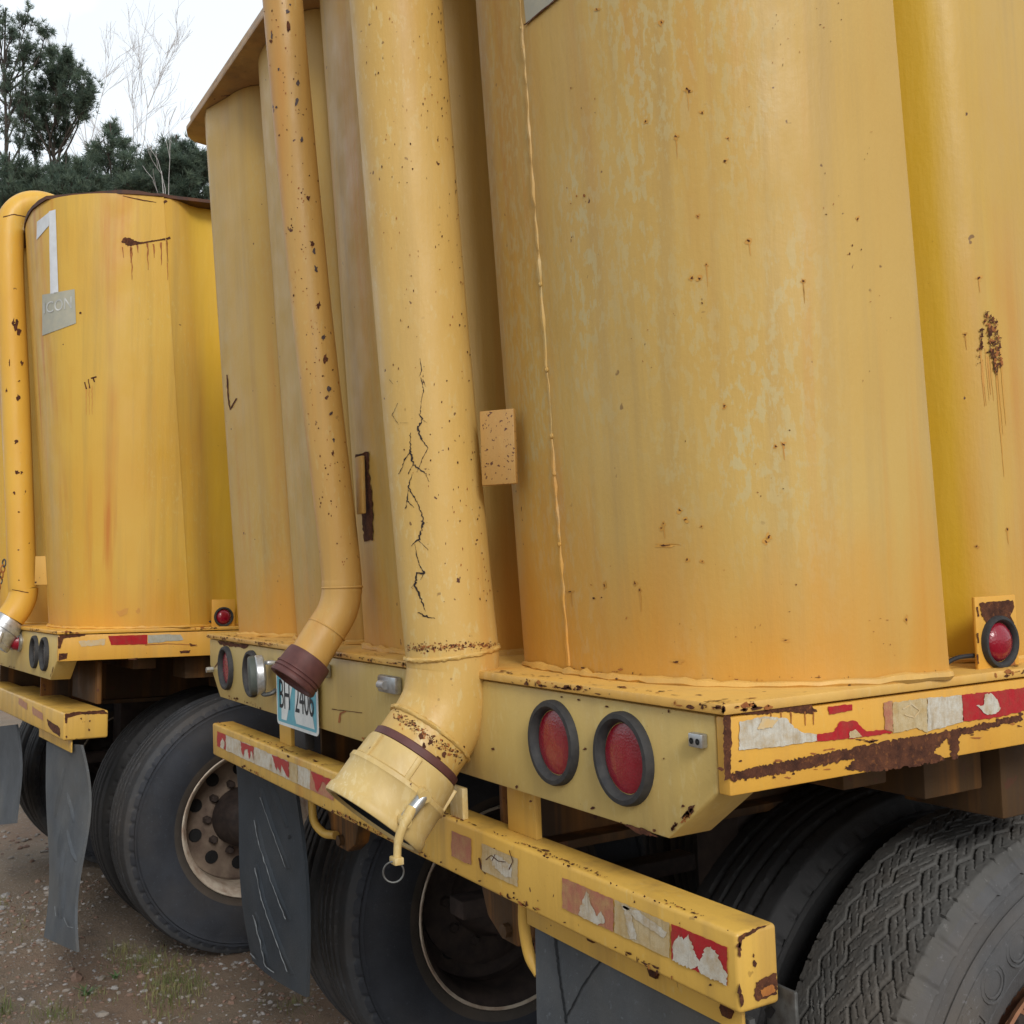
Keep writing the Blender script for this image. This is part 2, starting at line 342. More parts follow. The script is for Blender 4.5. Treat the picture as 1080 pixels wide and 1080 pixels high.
# ------------------------------------------------------------------ measuring: where a mark of the photograph lies on a real surface
def sight(x, y): return ((x - 540) * RGT - (y - 540) * UPV + FPX * FWD).normalized()
class Surf:
    def __init__(s, T, bvh=None, plane=None, off=.0012):
        s.I = T.inverted(); s.o = s.I @ CAM; s.b = bvh; s.p = plane; s.off = off
    def __call__(s, x, y, off=None):
        d = (s.I.to_3x3() @ sight(x, y)).normalized(); off = s.off if off is None else off
        if s.p:
            ax, val = s.p; t = (val - s.o[ax]) / d[ax]; return s.o + d * (t - abs(off / d[ax]))
        h, nn, _, _ = s.b.ray_cast(s.o, d)
        if h is None: return None
        if nn.dot(d) > 0: nn = -nn
        return h + nn * off
    def ribbon(s, mb, pts, w, mat, off=None, jit=.25, step=3.0):
        """a crack, run or scratch along pixel polyline pts; w = px width or list"""
        q = []; W = w if isinstance(w, (list, tuple)) else [w] * len(pts)
        for i in range(len(pts) - 1):
            a, b = pts[i], pts[i + 1]; k = max(1, int(math.dist(a, b) / step))
            for j in range(k): t = j / k; q.append((a[0] + (b[0] - a[0]) * t, a[1] + (b[1] - a[1]) * t, W[i] + (W[i + 1] - W[i]) * t))
        q.append((*pts[-1], W[-1])); vs = []
        for i, (x, y, ww) in enumerate(q):
            a = q[max(i - 1, 0)]; b = q[min(i + 1, len(q) - 1)]; dx, dy = b[0] - a[0], b[1] - a[1]; l = math.hypot(dx, dy) or 1
            x += random.uniform(-jit, jit) * min(ww, 3); y += random.uniform(-jit, jit) * min(ww, 3); ww *= random.uniform(1 - jit, 1 + jit)
            for sg in (-.5, .5):
                h = s(x - dy / l * ww * sg, y + dx / l * ww * sg, off)
                if h is None: return
                vs.append(h)
        mb.add(vs, [(2 * i, 2 * i + 1, 2 * i + 3, 2 * i + 2) for i in range(len(q) - 1)], mat)
    def rib(s, mb, pts, w, h, mat, n=5):
        """a moulded ridge standing h above the surface"""
        q = []
        for i in range(len(pts) - 1):
            for k in range(n): t = k / n; q.append((pts[i][0] * (1 - t) + pts[i + 1][0] * t, pts[i][1] * (1 - t) + pts[i + 1][1] * t))
        q.append(pts[-1]); vs = []
        for i, (x, y) in enumerate(q):
            a = q[max(i - 1, 0)]; b = q[min(i + 1, len(q) - 1)]; dx, dy = b[0] - a[0], b[1] - a[1]; l = math.hypot(dx, dy) or 1
            e = min(1, 3 * min(i, len(q) - 1 - i) / len(q) + .15)
            for sg, hh in ((-.5, .0002), (-.12, h * e), (.12, h * e), (.5, .0002)):
                p = s(x - dy / l * w * sg, y + dx / l * w * sg, hh)
                if p is None: return
                vs.append(p)
        mb.add(vs, [(4 * i + k, 4 * i + k + 1, 4 * i + k + 5, 4 * i + k + 4) for i in range(len(q) - 1) for k in range(3)], mat)
    def poly(s, mb, pts, mat, jit=1.2, step=3.0, off=None):
        """a ragged patch outlined in pixels"""
        q = []
        for i in range(len(pts)):
            a, b = pts[i], pts[(i + 1) % len(pts)]; k = max(1, int(math.dist(a, b) / step))
            for j in range(k):
                t = j / k; e = jit if j else jit * .4
                q.append((a[0] + (b[0] - a[0]) * t + random.uniform(-e, e), a[1] + (b[1] - a[1]) * t + random.uniform(-e, e)))
        tri = tessellate_polygon([[Vector((x, y, 0)) for x, y in q]]); vs = [s(x, y, off) for x, y in q]
        if any(v is None for v in vs): return
        mb.add(vs, tri, mat)
    def blob(s, mb, x, y, rx, ry, mat, off=None, n=11, jag=.4):
        vs = [s(x, y, off)]
        for i in range(n):
            a = 2 * math.pi * i / n; k = random.uniform(1 - jag, 1 + jag); vs.append(s(x + rx * k * math.cos(a), y + ry * k * math.sin(a), off))
        if any(v is None for v in vs): return
        mb.add(vs, [(0, i + 1, (i + 1) % n + 1) for i in range(n)], mat)
    def grid(s, mb, c4, mat, nu=14, nv=8, off=None):
        """c4: pixel corners tl, tr, br, bl"""
        vs = []
        for j in range(nv + 1):
            for i in range(nu + 1):
                u, v = i / nu, j / nv
                x = (c4[0][0] * (1 - u) + c4[1][0] * u) * (1 - v) + (c4[3][0] * (1 - u) + c4[2][0] * u) * v
                y = (c4[0][1] * (1 - u) + c4[1][1] * u) * (1 - v) + (c4[3][1] * (1 - u) + c4[2][1] * u) * v
                h = s(x, y, off)
                if h is None: return
                vs.append(h)
        mb.add(vs, [(j * (nu + 1) + i, j * (nu + 1) + i + 1, (j + 1) * (nu + 1) + i + 1, (j + 1) * (nu + 1) + i) for j in range(nv) for i in range(nu)], mat)
def text_mesh(body, size=1., outline=0., extrude=0., shear=0., space=1.):
    """vertices and faces of lettering, centred, in the xy plane"""
    cu = bpy.data.curves.new('lettering', 'FONT'); cu.body = body; cu.size = size; cu.align_x = 'CENTER'; cu.align_y = 'CENTER'
    cu.shear = shear; cu.space_character = space; cu.resolution_u = 4
    if outline: cu.fill_mode = 'NONE'; cu.bevel_depth = outline; cu.bevel_resolution = 1
    cu.extrude = extrude
    ob = bpy.data.objects.new('lettering', cu); COL.objects.link(ob)
    dg = bpy.context.evaluated_depsgraph_get(); me = bpy.data.meshes.new_from_object(ob.evaluated_get(dg))
    vs = [v.co.copy() for v in me.vertices]; fs = [tuple(p.vertices) for p in me.polygons]
    bpy.data.objects.remove(ob); bpy.data.curves.remove(cu); bpy.data.meshes.remove(me)
    return vs, fs
I4 = Matrix.Identity(4)

# ------------------------------------------------------------------ ground (one sheet, fine where it is seen)
def ground_h(x, y):
    near = math.exp(-((x + 2.5) ** 2 + (y) ** 2) / 60)
    h = .02 * mnoise.noise(Vector((x * .9, y * .9, 1))) + .009 * mnoise.noise(Vector((x * 4, y * 4, 3))) + .004 * mnoise.noise(Vector((x * 13, y * 13, 5)))
    for wx, wy in ((-.24, .74), (-2.2, .74), (-3.5, .4), (-5.5, .4)):
        h *= 1 - .9 * math.exp(-((x - wx) ** 2 + (y - wy) ** 2) / .05)
    return h * near
xs = sorted(set([-160, -120, -80, -60, -45, -35, -27, -21, -17, -14, -12] + [round(-10 + .045 * i, 3) for i in range(245)] + [1.1, 1.6, 2.5, 4, 6, 9, 14, 20, 30, 45, 70, 110, 160]))
ys = sorted(set([-160, -110, -70, -40, -25, -15, -10, -7, -5, -4] + [round(-3 + .045 * i, 3) for i in range(112)] + [2.1, 2.5, 3, 4, 5, 7, 10, 15, 25, 40, 70, 110, 160]))
gm, nt, b = new_mat('gravelly_dirt')
tc = N(nt, 'ShaderNodeTexCoord').outputs['Object']
c = mix(nt, ramp(nt, texn(nt, tc, 1.3, 5, .62), .38, .64), (.30, .222, .158), (.225, .18, .132))
c = mix(nt, ramp(nt, texn(nt, tc, .8, 4, .6, off=(5, 3, 0)), .48, .66, 0, .6), c, (.29, .165, .11))
c = mix(nt, ramp(nt, texn(nt, tc, 6, 5, .7, off=(2, 9, 0)), .52, .68, 0, .65), c, (.165, .125, .098))
c = mix(nt, ramp(nt, texn(nt, tc, 1.1, 5, .7, off=(1.5, 4.2, 0)), .60, .74, 0, .7), c, (.125, .135, .07))
vo = N(nt, 'ShaderNodeTexVoronoi'); vo.inputs['Scale'].default_value = 62; nt.links.new(tc, vo.inputs['Vector'])
sx = N(nt, 'ShaderNodeSeparateColor'); nt.links.new(vo.outputs['Color'], sx.inputs[0])
peb = mul(nt, ramp(nt, vo.outputs['Distance'], .34, .24), ramp(nt, sx.outputs[0], .62, .66))
c = mix(nt, mul(nt, peb, .8), c, (.42, .39, .36))
nt.links.new(c, b.inputs['Base Color']); b.inputs['Roughness'].default_value = .92; b.inputs['Specular IOR Level'].default_value = .2
ad = N(nt, 'ShaderNodeMath', operation='MULTIPLY_ADD'); nt.links.new(peb, ad.inputs[0]); ad.inputs[1].default_value = .5
nt.links.new(texn(nt, tc, 24, 8, .8), ad.inputs[2]); bump(nt, b, ad.outputs[0], 1.0, .03)
g = MB(); nx, ny = len(xs), len(ys)
g.add([(x, y, ground_h(x, y)) for y in ys for x in xs], [(j * nx + i, j * nx + i + 1, (j + 1) * nx + i + 1, (j + 1) * nx + i) for j in range(ny - 1) for i in range(nx - 1)], gm)
tag(g.build('ground', smooth=180), None, None, kind='structure')

# ------------------------------------------------------------------ the two trailers
ZD = 1.352                      # top of the deck
LEAN = .045                     # the tanks lean back over the rear beam
AXLE_Y = .74
def arc_bulge(a, b, n=12, base=.064, end=.034, deep=.17):
    """one rib of the rear wall from X=a to X=b (going left)"""
    out = [(a + .006, deep)]; rr_ = min(.15, (a - b) * .45)
    for i in range(1, 9):
        t = math.pi / 2 * i / 9; out.append((a - rr_ * (1 - math.cos(t)), base + (deep - base) * (1 - math.sin(t))))
    for i in range(n + 1):
        t = i / n; u = max(0, (t - .35) / .65); out.append((a - rr_ + (b - a + rr_) * t, base + end * u ** 2.6))
    return out + [(b, deep - .03), (b - .006, deep)]
CORNER = [(-.66, .20), (-.66, .104), (-.6, .089), (-.5, .075), (-.42, .069), (-.33, .068), (-.25, .078), (-.19, .094), (-.14, .118), (-.095, .15), (-.058, .188),
          (-.03, .232), (-.012, .28), (-.003, .33), (.001, .37), (.004, .402), (.003, .413), (-.004, .418)]
def side_ribs(y0, y1, sx):
    out = [(-.28, y0 + .006), (-.305, y0 + .035), (-.300, y0 + .07), (-.265, y0 + .10), (-.205, y0 + .128), (-.145, y0 + .152), (-.098, y0 + .175), (-.068, y0 + .198), (-.055, y0 + .23), (-.050, y0 + .29), (-.047, y0 + .36), (-.046, y0 + .44), (-.048, y0 + .52), (-.055, y0 + .60), (-.068, y0 + .655), (-.08, y0 + .66)]
    return out
def tank_outline(length=11.6, k=1.0, soft=False):                                             # right side from front to rear, then rear wall going left, then left side
    right = [(x, .1 + (y - .1) * k if y > .1 and x > -.5 else y) for x, y in CORNER]; y = .1 + .318 * k
    if soft:                                                        # the farther tank rolls into its recess without a fold
        right = right[:-2] + [(-.004, y - .02), (-.009, y + .012), (-.022, y + .045), (-.044, y + .078), (-.068, y + .11), (-.084, y + .15), (-.088, y + .21), (-.084, y + .27), (-.066, y + .33), (-.036, y + .37), (-.012, y + .42), (-.004, y + .50), (-.006, y + .64), (-.03, y + .66)]; y += .66
    while y < length - .7: right += side_ribs(y, y + .66, 1); y += .66
    right.append((-.2, y + .02))
    rear = [(p[0], p[1]) for p in arc_bulge(-.87, -1.395, deep=.26)] + arc_bulge(-1.46, -1.87)
    arc = [(x, y) for x, y in arc_bulge(-1.94, -2.30) if x > -2.09]
    left0 = [(-2.425 - p[0] * ((.48 / .66) if p[0] < -.02 else 1), p[1] - .038 * max(0, min(1, (.30 - p[1]) / .1))) for p in right]
    left = arc + [p for p in left0 if p[0] < -2.14]
    return right[::-1] + [(-.668, .26)] + rear + left
OUT = tank_outline(); OUT2 = tank_outline(k=1.30, soft=True)
def tank_mesh(mat, top, lean=LEAN, dy=0., OUT=OUT, rise=0.):
    mb = MB(); n = len(OUT); nz = 10
    vs = []
    for j in range(nz + 1):
        for x, y in OUT:
            z = ZD - .002 + (top - ZD + rise * max(0, min(y, 1.3))) * j / nz
            vs.append((x, y + dy - lean * (z - ZD), z))
    fs = [(j * n + i, j * n + i + 1, (j + 1) * n + i + 1, (j + 1) * n + i) for j in range(nz) for i in range(n - 1)]
    fs += [(j * n + n - 1, j * n, (j + 1) * n, (j + 1) * n + n - 1) for j in range(nz)]
    mb.add(vs, fs, mat); return mb
def bead(mb, pts, r, mat, n=6):
    P = []
    for i in range(len(pts) - 1):
        a, b = Vector(pts[i]), Vector(pts[i + 1]); k = max(1, int((b - a).length / .018))
        for j in range(k): P.append(a.lerp(b, j / k) + Vector([random.uniform(-.0015, .0015) for _ in range(3)]))
    P.append(Vector(pts[-1])); mb.tube(P, [r * random.uniform(.55, 1.45) for _ in P], mat, n)

def lamp(root, name, c, axis, ro, lens_mat, ring='rubber', dome=.004, proud=.012, label=None):
    """round lamp in a rubber grommet; axis is the way it faces"""
    T = frame_to(c, Vector(c) + Vector(axis)); k = MB(); ri = ro * .765
    k.lathe([(ro * 1.0, -.004), (ro, proud * .6), (ro * .96, proud), (ro * .86, proud * 1.05), (ri * 1.05, proud * .75), (ri, proud * .3), (ri, -.006)], M[ring], T, 44)
    o = k.build(name, root, label=label)
    l = MB(); l.lathe([(ri * .995, -.004), (ri * .97, .0), (ri * .8, dome * .5), (ri * .45, dome * .9), (.0005, dome)], M[lens_mat], T, 36)
    l.build('lens', o); return o
def torus(mb, T, R, r, mat, n=24, m=8, sx=1., sy=1.):
    vs = [T @ Vector(((R + r * math.cos(2 * math.pi * j / m)) * math.cos(2 * math.pi * i / n) * sx, (R + r * math.cos(2 * math.pi * j / m)) * math.sin(2 * math.pi * i / n) * sy, r * math.sin(2 * math.pi * j / m))) for i in range(n) for j in range(m)]
    mb.add(vs, [(i * m + j, i * m + (j + 1) % m, ((i + 1) % n) * m + (j + 1) % m, ((i + 1) % n) * m + j) for i in range(n) for j in range(m)], mat)

def tyre_mesh(cx, cy, cz, side, nth, nw, hero):
    """lathe a tyre with its tread and sidewall cut as real relief; axis along X, outer face towards side"""
    prof = [(.272, -.085), (.290, -.100), (.305, -.112), (.33, -.124), (.37, -.137), (.41, -.140), (.445, -.136), (.468, -.130), (.474, -.131), (.479, -.124), (.484, -.124), (.487, -.128), (.491, -.125), (.495, -.122), (.499, -.119), (.503, -.116), (.507, -.113), (.511, -.110), (.516, -.1065)]
    half = [(r, x) for r, x in prof]
    tread = [(.5195 + .0095 * (1 - (2 * i / nw - 1) ** 2), -.104 + .208 * i / nw) for i in range(nw + 1)]
    full = half + tread + [(r, -x) for r, x in half[::-1]]
    R = np.array([p[0] for p in full]); X = np.array([p[1] for p in full]); n = len(full)
    th = np.linspace(0, 2 * np.pi, nth, endpoint=False)
    TH, RR = np.meshgrid(th, R, indexing='ij'); _, XX = np.meshgrid(th, X, indexing='ij')
    D = np.zeros_like(RR); on = (np.abs(XX) < .1045)
    tri = lambda u: 2 * np.abs(2 * (u - np.floor(u + .5))) - 1
    if hero:
        for k, xc in enumerate((-.066, -.024, .024, .066)):
            z = xc + .0065 * tri(TH * 62 / (2 * np.pi) + .25 * (k % 2))
            D = np.maximum(D, np.clip(1.35 - np.abs(XX - z) / .0030, 0, 1) * .0085 * on)
        for xc, ww, cnt, sl in ((-.052, .006, 124, 2.2), (-.036, .006, 124, 2.2), (-.012, .006, 124, -2.2), (.012, .006, 124, -2.2), (.036, .006, 124, 2.2), (.052, .006, 124, 2.2), (.084, .009, 124, 2.2)):
            fr = TH * cnt / (2 * np.pi) + XX * 60 * sl / 2.2
            s = np.abs(fr - np.round(fr)); D = np.maximum(D, np.clip(1.25 - s / .085, 0, 1) * (np.abs(XX - xc) < ww) * .0042)
        fr = TH * 88 / (2 * np.pi); s = np.abs(fr - np.round(fr))
        D = np.maximum(D, np.clip(1.2 - s / .05, 0, 1) * (np.abs(XX) > .092) * (np.abs(XX) < .109) * .005)
    else:
        for xc in (-.06, -.02, .02, .06): D = np.maximum(D, (np.abs(XX - xc) < .006) * .008 * on)
    fr = TH * (56 if not hero else 44) / (2 * np.pi); s = np.abs(fr - np.round(fr))
    D = np.maximum(D, np.clip(1.25 - s / (.15 if not hero else .10), 0, 1) * ((RR > (.488 if not hero else .483)) & (RR < (.506 if not hero else .517)) & ~on) * (.009 if not hero else .006))
    rng = np.random.default_rng(3); D = D + rng.normal(0, .00045, D.shape) * on
    RR = RR - D
    v = np.stack([cx + side * XX, cy + RR * np.sin(TH), cz + RR * np.cos(TH)], -1).reshape(-1, 3)
    i = np.arange(nth)[:, None]; j = np.arange(n - 1)[None, :]
    f = np.stack([i * n + j, i * n + j + 1, ((i + 1) % nth) * n + j + 1, ((i + 1) % nth) * n + j], -1).reshape(-1, 4)
    return v.tolist(), f.tolist()
def wheel(root, cx, side, z, tyre_mat, hero=False, inner=False, label=None, ay=AXLE_Y):
    """cx: middle of the tyre; the dish opens towards side unless back"""
    T = Matrix.Translation((cx, ay, z)) @ Matrix.Rotation(rad(90) * side, 4, 'Y')
    T0 = T; T = T @ Matrix.Diagonal((.925, .925, .93, 1)) if hero else T
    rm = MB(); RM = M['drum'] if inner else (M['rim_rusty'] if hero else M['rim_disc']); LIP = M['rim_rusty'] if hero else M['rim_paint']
    rm.lathe([(.290, .118), (.297, .124), (.300, .119), (.294, .108)], LIP, T, 64)
    rm.lathe([(.294, .1075), (.284, .100), (.270, .085), (.262, .04), (.258, -.02)], M['drum'] if inner else LIP, T, 64)
    rm.lathe([(.2575, -.0205), (.258, -.03), (.255, -.05), (.235, -.055), (.225, -.062), (.16, -.058), (.142, -.045), (.12, -.045)], RM, T, 64)
    rm.lathe([(.300, -.118), (.306, -.124), (.300, -.108), (.272, -.085), (.262, -.06), (.258, -.05)], RM, T, 48)
    for k in range(10):
        a = 2 * math.pi * k / 10
        Th = T @ Matrix.Translation((.195 * math.cos(a), .195 * math.sin(a), -.0585))
        rm.lathe([(.0005, .004), (.026, .004), (.028, -.002)], M['dark'], Th, 14)
        Tn = T @ Matrix.Translation((.142 * math.cos(a + .31), .142 * math.sin(a + .31), -.05))
        rm.lathe([(.017, -.01), (.017, .022), (.012, .028), (.0005, .028)], M['drum'], Tn, 6)
    o = rm.build('wheel', root, label=label); T = T0
    h = MB(); h.lathe([(.12, -.06), (.118, .01), (.10, .05), (.092, .09), (.075, .105), (.0005, .108)], M['drum'], T, 30)
    h.lathe([(.21, -.07), (.215, -.20), (.19, -.21), (.0005, -.21)], M['drum'], T, 36)
    h.build('hub', o)
    t = MB(); v, f = tyre_mesh(cx, ay, z, side, 1300 if hero else 600, 96 if hero else 30, hero); t.add(v, f, tyre_mat)
    tread_k, bead_k = t.mi(M['tyre_inner'] if tyre_mat is M['tyre_inner'] else M['tyre_tread'] if not hero else M['tyre_hero']), t.mi(M['tyre_bead'] if tyre_mat is M['tyre'] else tyre_mat)
    for i_, q_ in enumerate(f):
        r_ = math.hypot(v[q_[0]][1] - ay, v[q_[0]][2] - z); t.m[i_] = tread_k if r_ > .503 else bead_k if r_ < .345 else 0
    to = t.build('tyre', o, smooth=50)
    if hero:                                                        # raised sidewall lettering
        lt = MB()
        word = 'GOODYEAR'; a0 = -.885
        def letter(chv, chf, ang, r0):
            out = []
            for p in chv:
                a = ang + p.x / r0; rr = r0 + p.y
                out.append((cx + side * (.1385 + p.z), ay + rr * math.sin(a), z + rr * math.cos(a)))
            lt.add(out, chf, tyre_mat)
        for k, ch in enumerate(word):
            vv, ff = text_mesh(ch, .084, outline=.0022)
            letter(vv, ff, a0 + k * .205, .390)
        for r0, th in ((.430, .0018), (.350, .0018), (.455, .0014)):
            torus(lt, T @ Matrix.Translation((0, 0, .138 if r0 > .44 else .1385 if r0 > .38 else .130)), r0, th, tyre_mat, 160, 6)
        lt.build('sidewall_lettering', o)
    return o

def flap(root, c, curl, mat, nu=10, nv=18, th=.009, label=None):
    """c: corners top-left, top-right, bottom-right, bottom-left"""
    c = [Vector(p) for p in c]; f = MB(); vs = []
    for side in (0, 1):
        for j in range(nv + 1):
            for i in range(nu + 1):
                u, v = i / nu, j / nv; p = (c[0] * (1 - u) + c[1] * u) * (1 - v) + (c[3] * (1 - u) + c[2] * u) * v
                p = p + Vector((0, curl(u, v) + side * th, 0)); vs.append(p)
    n1 = (nu + 1) * (nv + 1); id = lambda s, i, j: s * n1 + j * (nu + 1) + i; fs = []
    for j in range(nv):
        for i in range(nu):
            fs.append((id(0, i, j), id(0, i + 1, j), id(0, i + 1, j + 1), id(0, i, j + 1))); fs.append((id(1, i, j + 1), id(1, i + 1, j + 1), id(1, i + 1, j), id(1, i, j)))
    for j in range(nv): fs += [(id(0, 0, j), id(0, 0, j + 1), id(1, 0, j + 1), id(1, 0, j)), (id(0, nu, j + 1), id(0, nu, j), id(1, nu, j), id(1, nu, j + 1))]
    for i in range(nu): fs += [(id(0, i + 1, 0), id(0, i, 0), id(1, i, 0), id(1, i + 1, 0)), (id(0, i, nv), id(0, i + 1, nv), id(1, i + 1, nv), id(1, i, nv))]
    f.add(vs, fs, mat); return f

NEAR = I4
near = empty('tank_trailer')
tag(near, 'nearest yellow tank trailer with rounded ribbed tank, two pipes and four red tail lamps', 'trailer', 'parked tank trailers')
FAR = Matrix.Translation((-3.315, -.373, 0)) @ Matrix.Rotation(rad(4.5), 4, 'Z') @ Matrix.Rotation(rad(-2.0), 4, 'X')
far = empty('tank_trailer'); far.matrix_world = FAR
tag(far, 'farther yellow tank trailer at the left with a white figure 1 on its tank', 'trailer', 'parked tank trailers')

def edge_rust(mb, fn, n, seed):
    """clusters of rust along an edge; fn(t) gives a point on it and its two in-plane directions"""
    q = random.Random(seed); cent = [q.random() for _ in range(max(3, n // 14))]
    for _ in range(n):
        t = min(1, max(0, q.choice(cent) + q.gauss(0, .018))); p, a, b_, ln = fn(t); rx = .0012 + .009 * q.random() ** 2.5; ry = .0008 + .0035 * q.random() ** 2
        c = p + a * q.uniform(-.006, .006) + b_ * q.uniform(0, ln); k = 9
        vs = [c] + [c + a * math.cos(6.283 * i / k) * rx * q.uniform(.5, 1.4) + b_ * math.sin(6.283 * i / k) * ry * q.uniform(.5, 1.4) for i in range(k)]
        mb.add(vs, [(0, i + 1, (i + 1) % k + 1) for i in range(k)], M['rust'] if q.random() < .65 else M['rust_orange'])
rnd0 = random.Random(8)
def chassis(root, T, isfar):
    paintm = M['rail'] if isfar else M['deck']; beamm = M['beam']
    d = MB(); d.box(-2.437, .004, -.008, 11.9, ZD - .014, ZD, paintm, .003)
    V = Vector
    edge_rust(d, lambda t: (V((-2.43 + 2.43 * t, -.0092, ZD - .010)), V((1, 0, 0)), V((0, 0, 1)), .007), 260, 3)
    edge_rust(d, lambda t: (V((-2.43 + 2.43 * t, .0, ZD + .0012)), V((1, 0, 0)), V((0, 1, 0)), .02), 200, 4)
    edge_rust(d, lambda t: (V((.0052, 1.2 * t, ZD - .010)), V((0, 1, 0)), V((0, 0, 1)), .007), 120, 5)
    edge_rust(d, lambda t: (V((-.004, 1.2 * t, ZD + .0012)), V((0, 1, 0)), V((-1, 0, 0)), .03), 90, 6)
    dk = d.build('deck', root)
    bm_ = MB()
    bm_.prism([(-.024, ZD - .017), (-.024, 1.238), (-.127, 1.162), (-2.325, 1.162), (-2.434, 1.252), (-2.434, ZD - .017)], 'y', 0, .075, beamm, .004)
    sf = Surf(T, plane=(1, 0), off=.0) if False else None
    bp = Surf(T, plane=(1, 0.0), off=.0012)
    if not isfar:
        
        for p in [(592, 735), (640, 745), (705, 750), (520, 790), (545, 830), (690, 876), (655, 868), (625, 852), (560, 845), (720, 850), (700, 800), (617, 790), (610, 738)]:
            bp.blob(bm_, *p, random.uniform(.9, 2.2), random.uniform(.9, 2.0), M['rust'])
        bp.poly(bm_, [(655, 868), (680, 874), (694, 883), (672, 879)], M['rust'], .8, 2)
        bp.poly(bm_, [(229, 676), (262, 680), (258, 684), (232, 680)], M['rust'], .8, 2)
        bp.ribbon(bm_, [(237, 682), (234, 694), (226, 704)], [1.5, 1.5, 1], M['rust'])
        bp.ribbon(bm_, [(350, 748), (382, 752)], .8, M['rust']); bp.ribbon(bm_, [(358, 762), (359, 752), (365, 750)], [2, 2, 1], M['rust_orange'])
        lipm = MB()
    V = Vector
    edge_rust(bm_, lambda t: (V((-2.3 + 2.17 * t, -.0012, 1.166)), V((1, 0, 0)), V((0, 0, 1)), .008), 110, 7)
    edge_rust(bm_, lambda t: (V((-.122 + .092 * t, -.0012, 1.170 + .068 * t)), V((.8, 0, .6)), V((-.6, 0, .8)), .006), 30, 9)
    bm_.build('rear_beam', root)
    # side rails with their conspicuity tape
    sr = MB(); sr.box(-.022, 0, .0, 11.8, 1.238, ZD - .017, M['rail'], .003); sr.box(-.05, -.0225, .0775, 11.8, 1.238, 1.247, M['rail'], .002)
    sp = Surf(T, plane=(0, 0.0), off=.0012)
    TPS = []
    if not isfar:
        z3 = lambda L: [(760 + x / 3.375, 690 + y / 3.375) for x, y in L]
        band = z3([(30, 425), (200, 385), (380, 352), (540, 318), (700, 292), (860, 262), (1000, 232), (1075, 212), (1075, 235), (960, 262), (850, 290), (845, 372), (825, 372), (810, 300), (760, 345), (800, 378), (700, 396), (540, 418), (440, 410), (480, 372), (330, 402), (180, 430), (40, 452)])
        for q_ in range(60):
            p = rnd0.choice(band); hp = sp(p[0], p[1] + 4)
            if hp.z < 1.245: continue
            sp.blob(sr, p[0] + rnd0.gauss(0, 9), p[1] + rnd0.gauss(0, 3.0), rnd0.uniform(1, 5), rnd0.uniform(.5, 1.6), M['rust_orange'] if rnd0.random() < .55 else M['rust'], .0009, jag=.6)
        sp.poly(sr, band, M['rust'], 1.6, 1.6)
        sp.poly(sr, z3([(52, 192), (180, 178), (325, 178), (345, 205), (300, 215), (250, 205), (200, 208), (150, 215), (60, 210)]), M['rust'], 1.0, 2)
        for x in (180, 215, 250, 300, 330): sp.ribbon(sr, z3([(x, 205), (x + 2, 255 + random.uniform(-15, 25))]), [1.6, .6], M['rust_orange'])
        sp.poly(sr, z3([(8, 170), (32, 185), (40, 300), (34, 440), (14, 450), (10, 300)]), M['rust'], 1, 2.5)
        for p in z3([(130, 440), (190, 437), (260, 425), (90, 446), (70, 380), (730, 250), (465, 160)]): sp.blob(sr, *p, 1.6, 1.2, M['rust'])
        for p, m_ in ((z3([(68, 240), (150, 222), (235, 228), (262, 262), (300, 280), (342, 285), (345, 308), (200, 330), (66, 342)]), 'tape_white'),
                      (z3([(382, 186), (468, 178), (470, 200), (425, 208), (388, 214)]), 'tape_red'), (z3([(340, 312), (345, 285), (400, 278), (425, 240), (480, 236), (520, 275), (580, 268), (612, 280), (500, 296)]), 'tape_red'),
                      (z3([(580, 172), (612, 166), (614, 278), (586, 268)]), 'tape_faded'), (z3([(614, 172), (735, 155), (738, 280), (700, 262), (614, 282)]), 'tape_dirty'),
                      (z3([(736, 156), (858, 146), (864, 240), (790, 262), (736, 275)]), 'tape_white'), (z3([(860, 145), (1085, 118), (1085, 200), (990, 224), (864, 240)]), 'tape_red')):
            TPS.append(MB()); sp.poly(TPS[-1], p, M[m_], .7, 2.5, .0016)
        sp.poly(TPS[6], z3([(940, 145), (962, 137), (975, 150), (998, 190), (980, 212), (950, 216), (910, 182), (935, 182)]), M['tape_white'], 1, 2, .0026)
        sp.poly(TPS[0], z3([(150, 228), (205, 235), (185, 262), (130, 268)]), M['bare'], 1, 2, .0026); sp.poly(TPS[2], z3([(460, 275), (480, 268), (505, 292), (458, 300)]), M['tape_dirty'], .6, 2, .0026)
        sp.ribbon(TPS[4], z3([(650, 195), (680, 178), (710, 200), (690, 225), (655, 215)]), 1.2, M['bare'], .0026)
    else:
        z2 = lambda L: [(x / 3.857, 570 + y / 3.857) for x, y in L]
        TPS += [MB(), MB()]
        sp.poly(TPS[0], z2([(440, 388), (600, 384), (600, 422), (452, 426)]), M['tape_red'], .3, 3, .0016)
        sp.poly(TPS[1], z2([(602, 384), (735, 382), (745, 405), (602, 418)]), M['tape_grey'], .5, 3, .0016)
        for p in ([(770, 418), (805, 430), (775, 432)], [(730, 450), (775, 446), (770, 458), (735, 460)], [(520, 482), (560, 478), (555, 486), (525, 487)], [(240, 385), (350, 380), (345, 388), (245, 400)], [(235, 390), (258, 400), (245, 440), (236, 440)], [(240, 460), (275, 458), (272, 480), (238, 490)]):
            sp.poly(sr, z2(p), M['rust'], .35, 2)
        sp.poly(sr, z2([(320, 410), (430, 400), (425, 425), (330, 432)]), M['bare'], .6, 2)
        sp.ribbon(sr, z2([(590, 425), (680, 420), (800, 425)]), .8, M['rust_orange'])
    s_ = sr.build('side_rail', root)
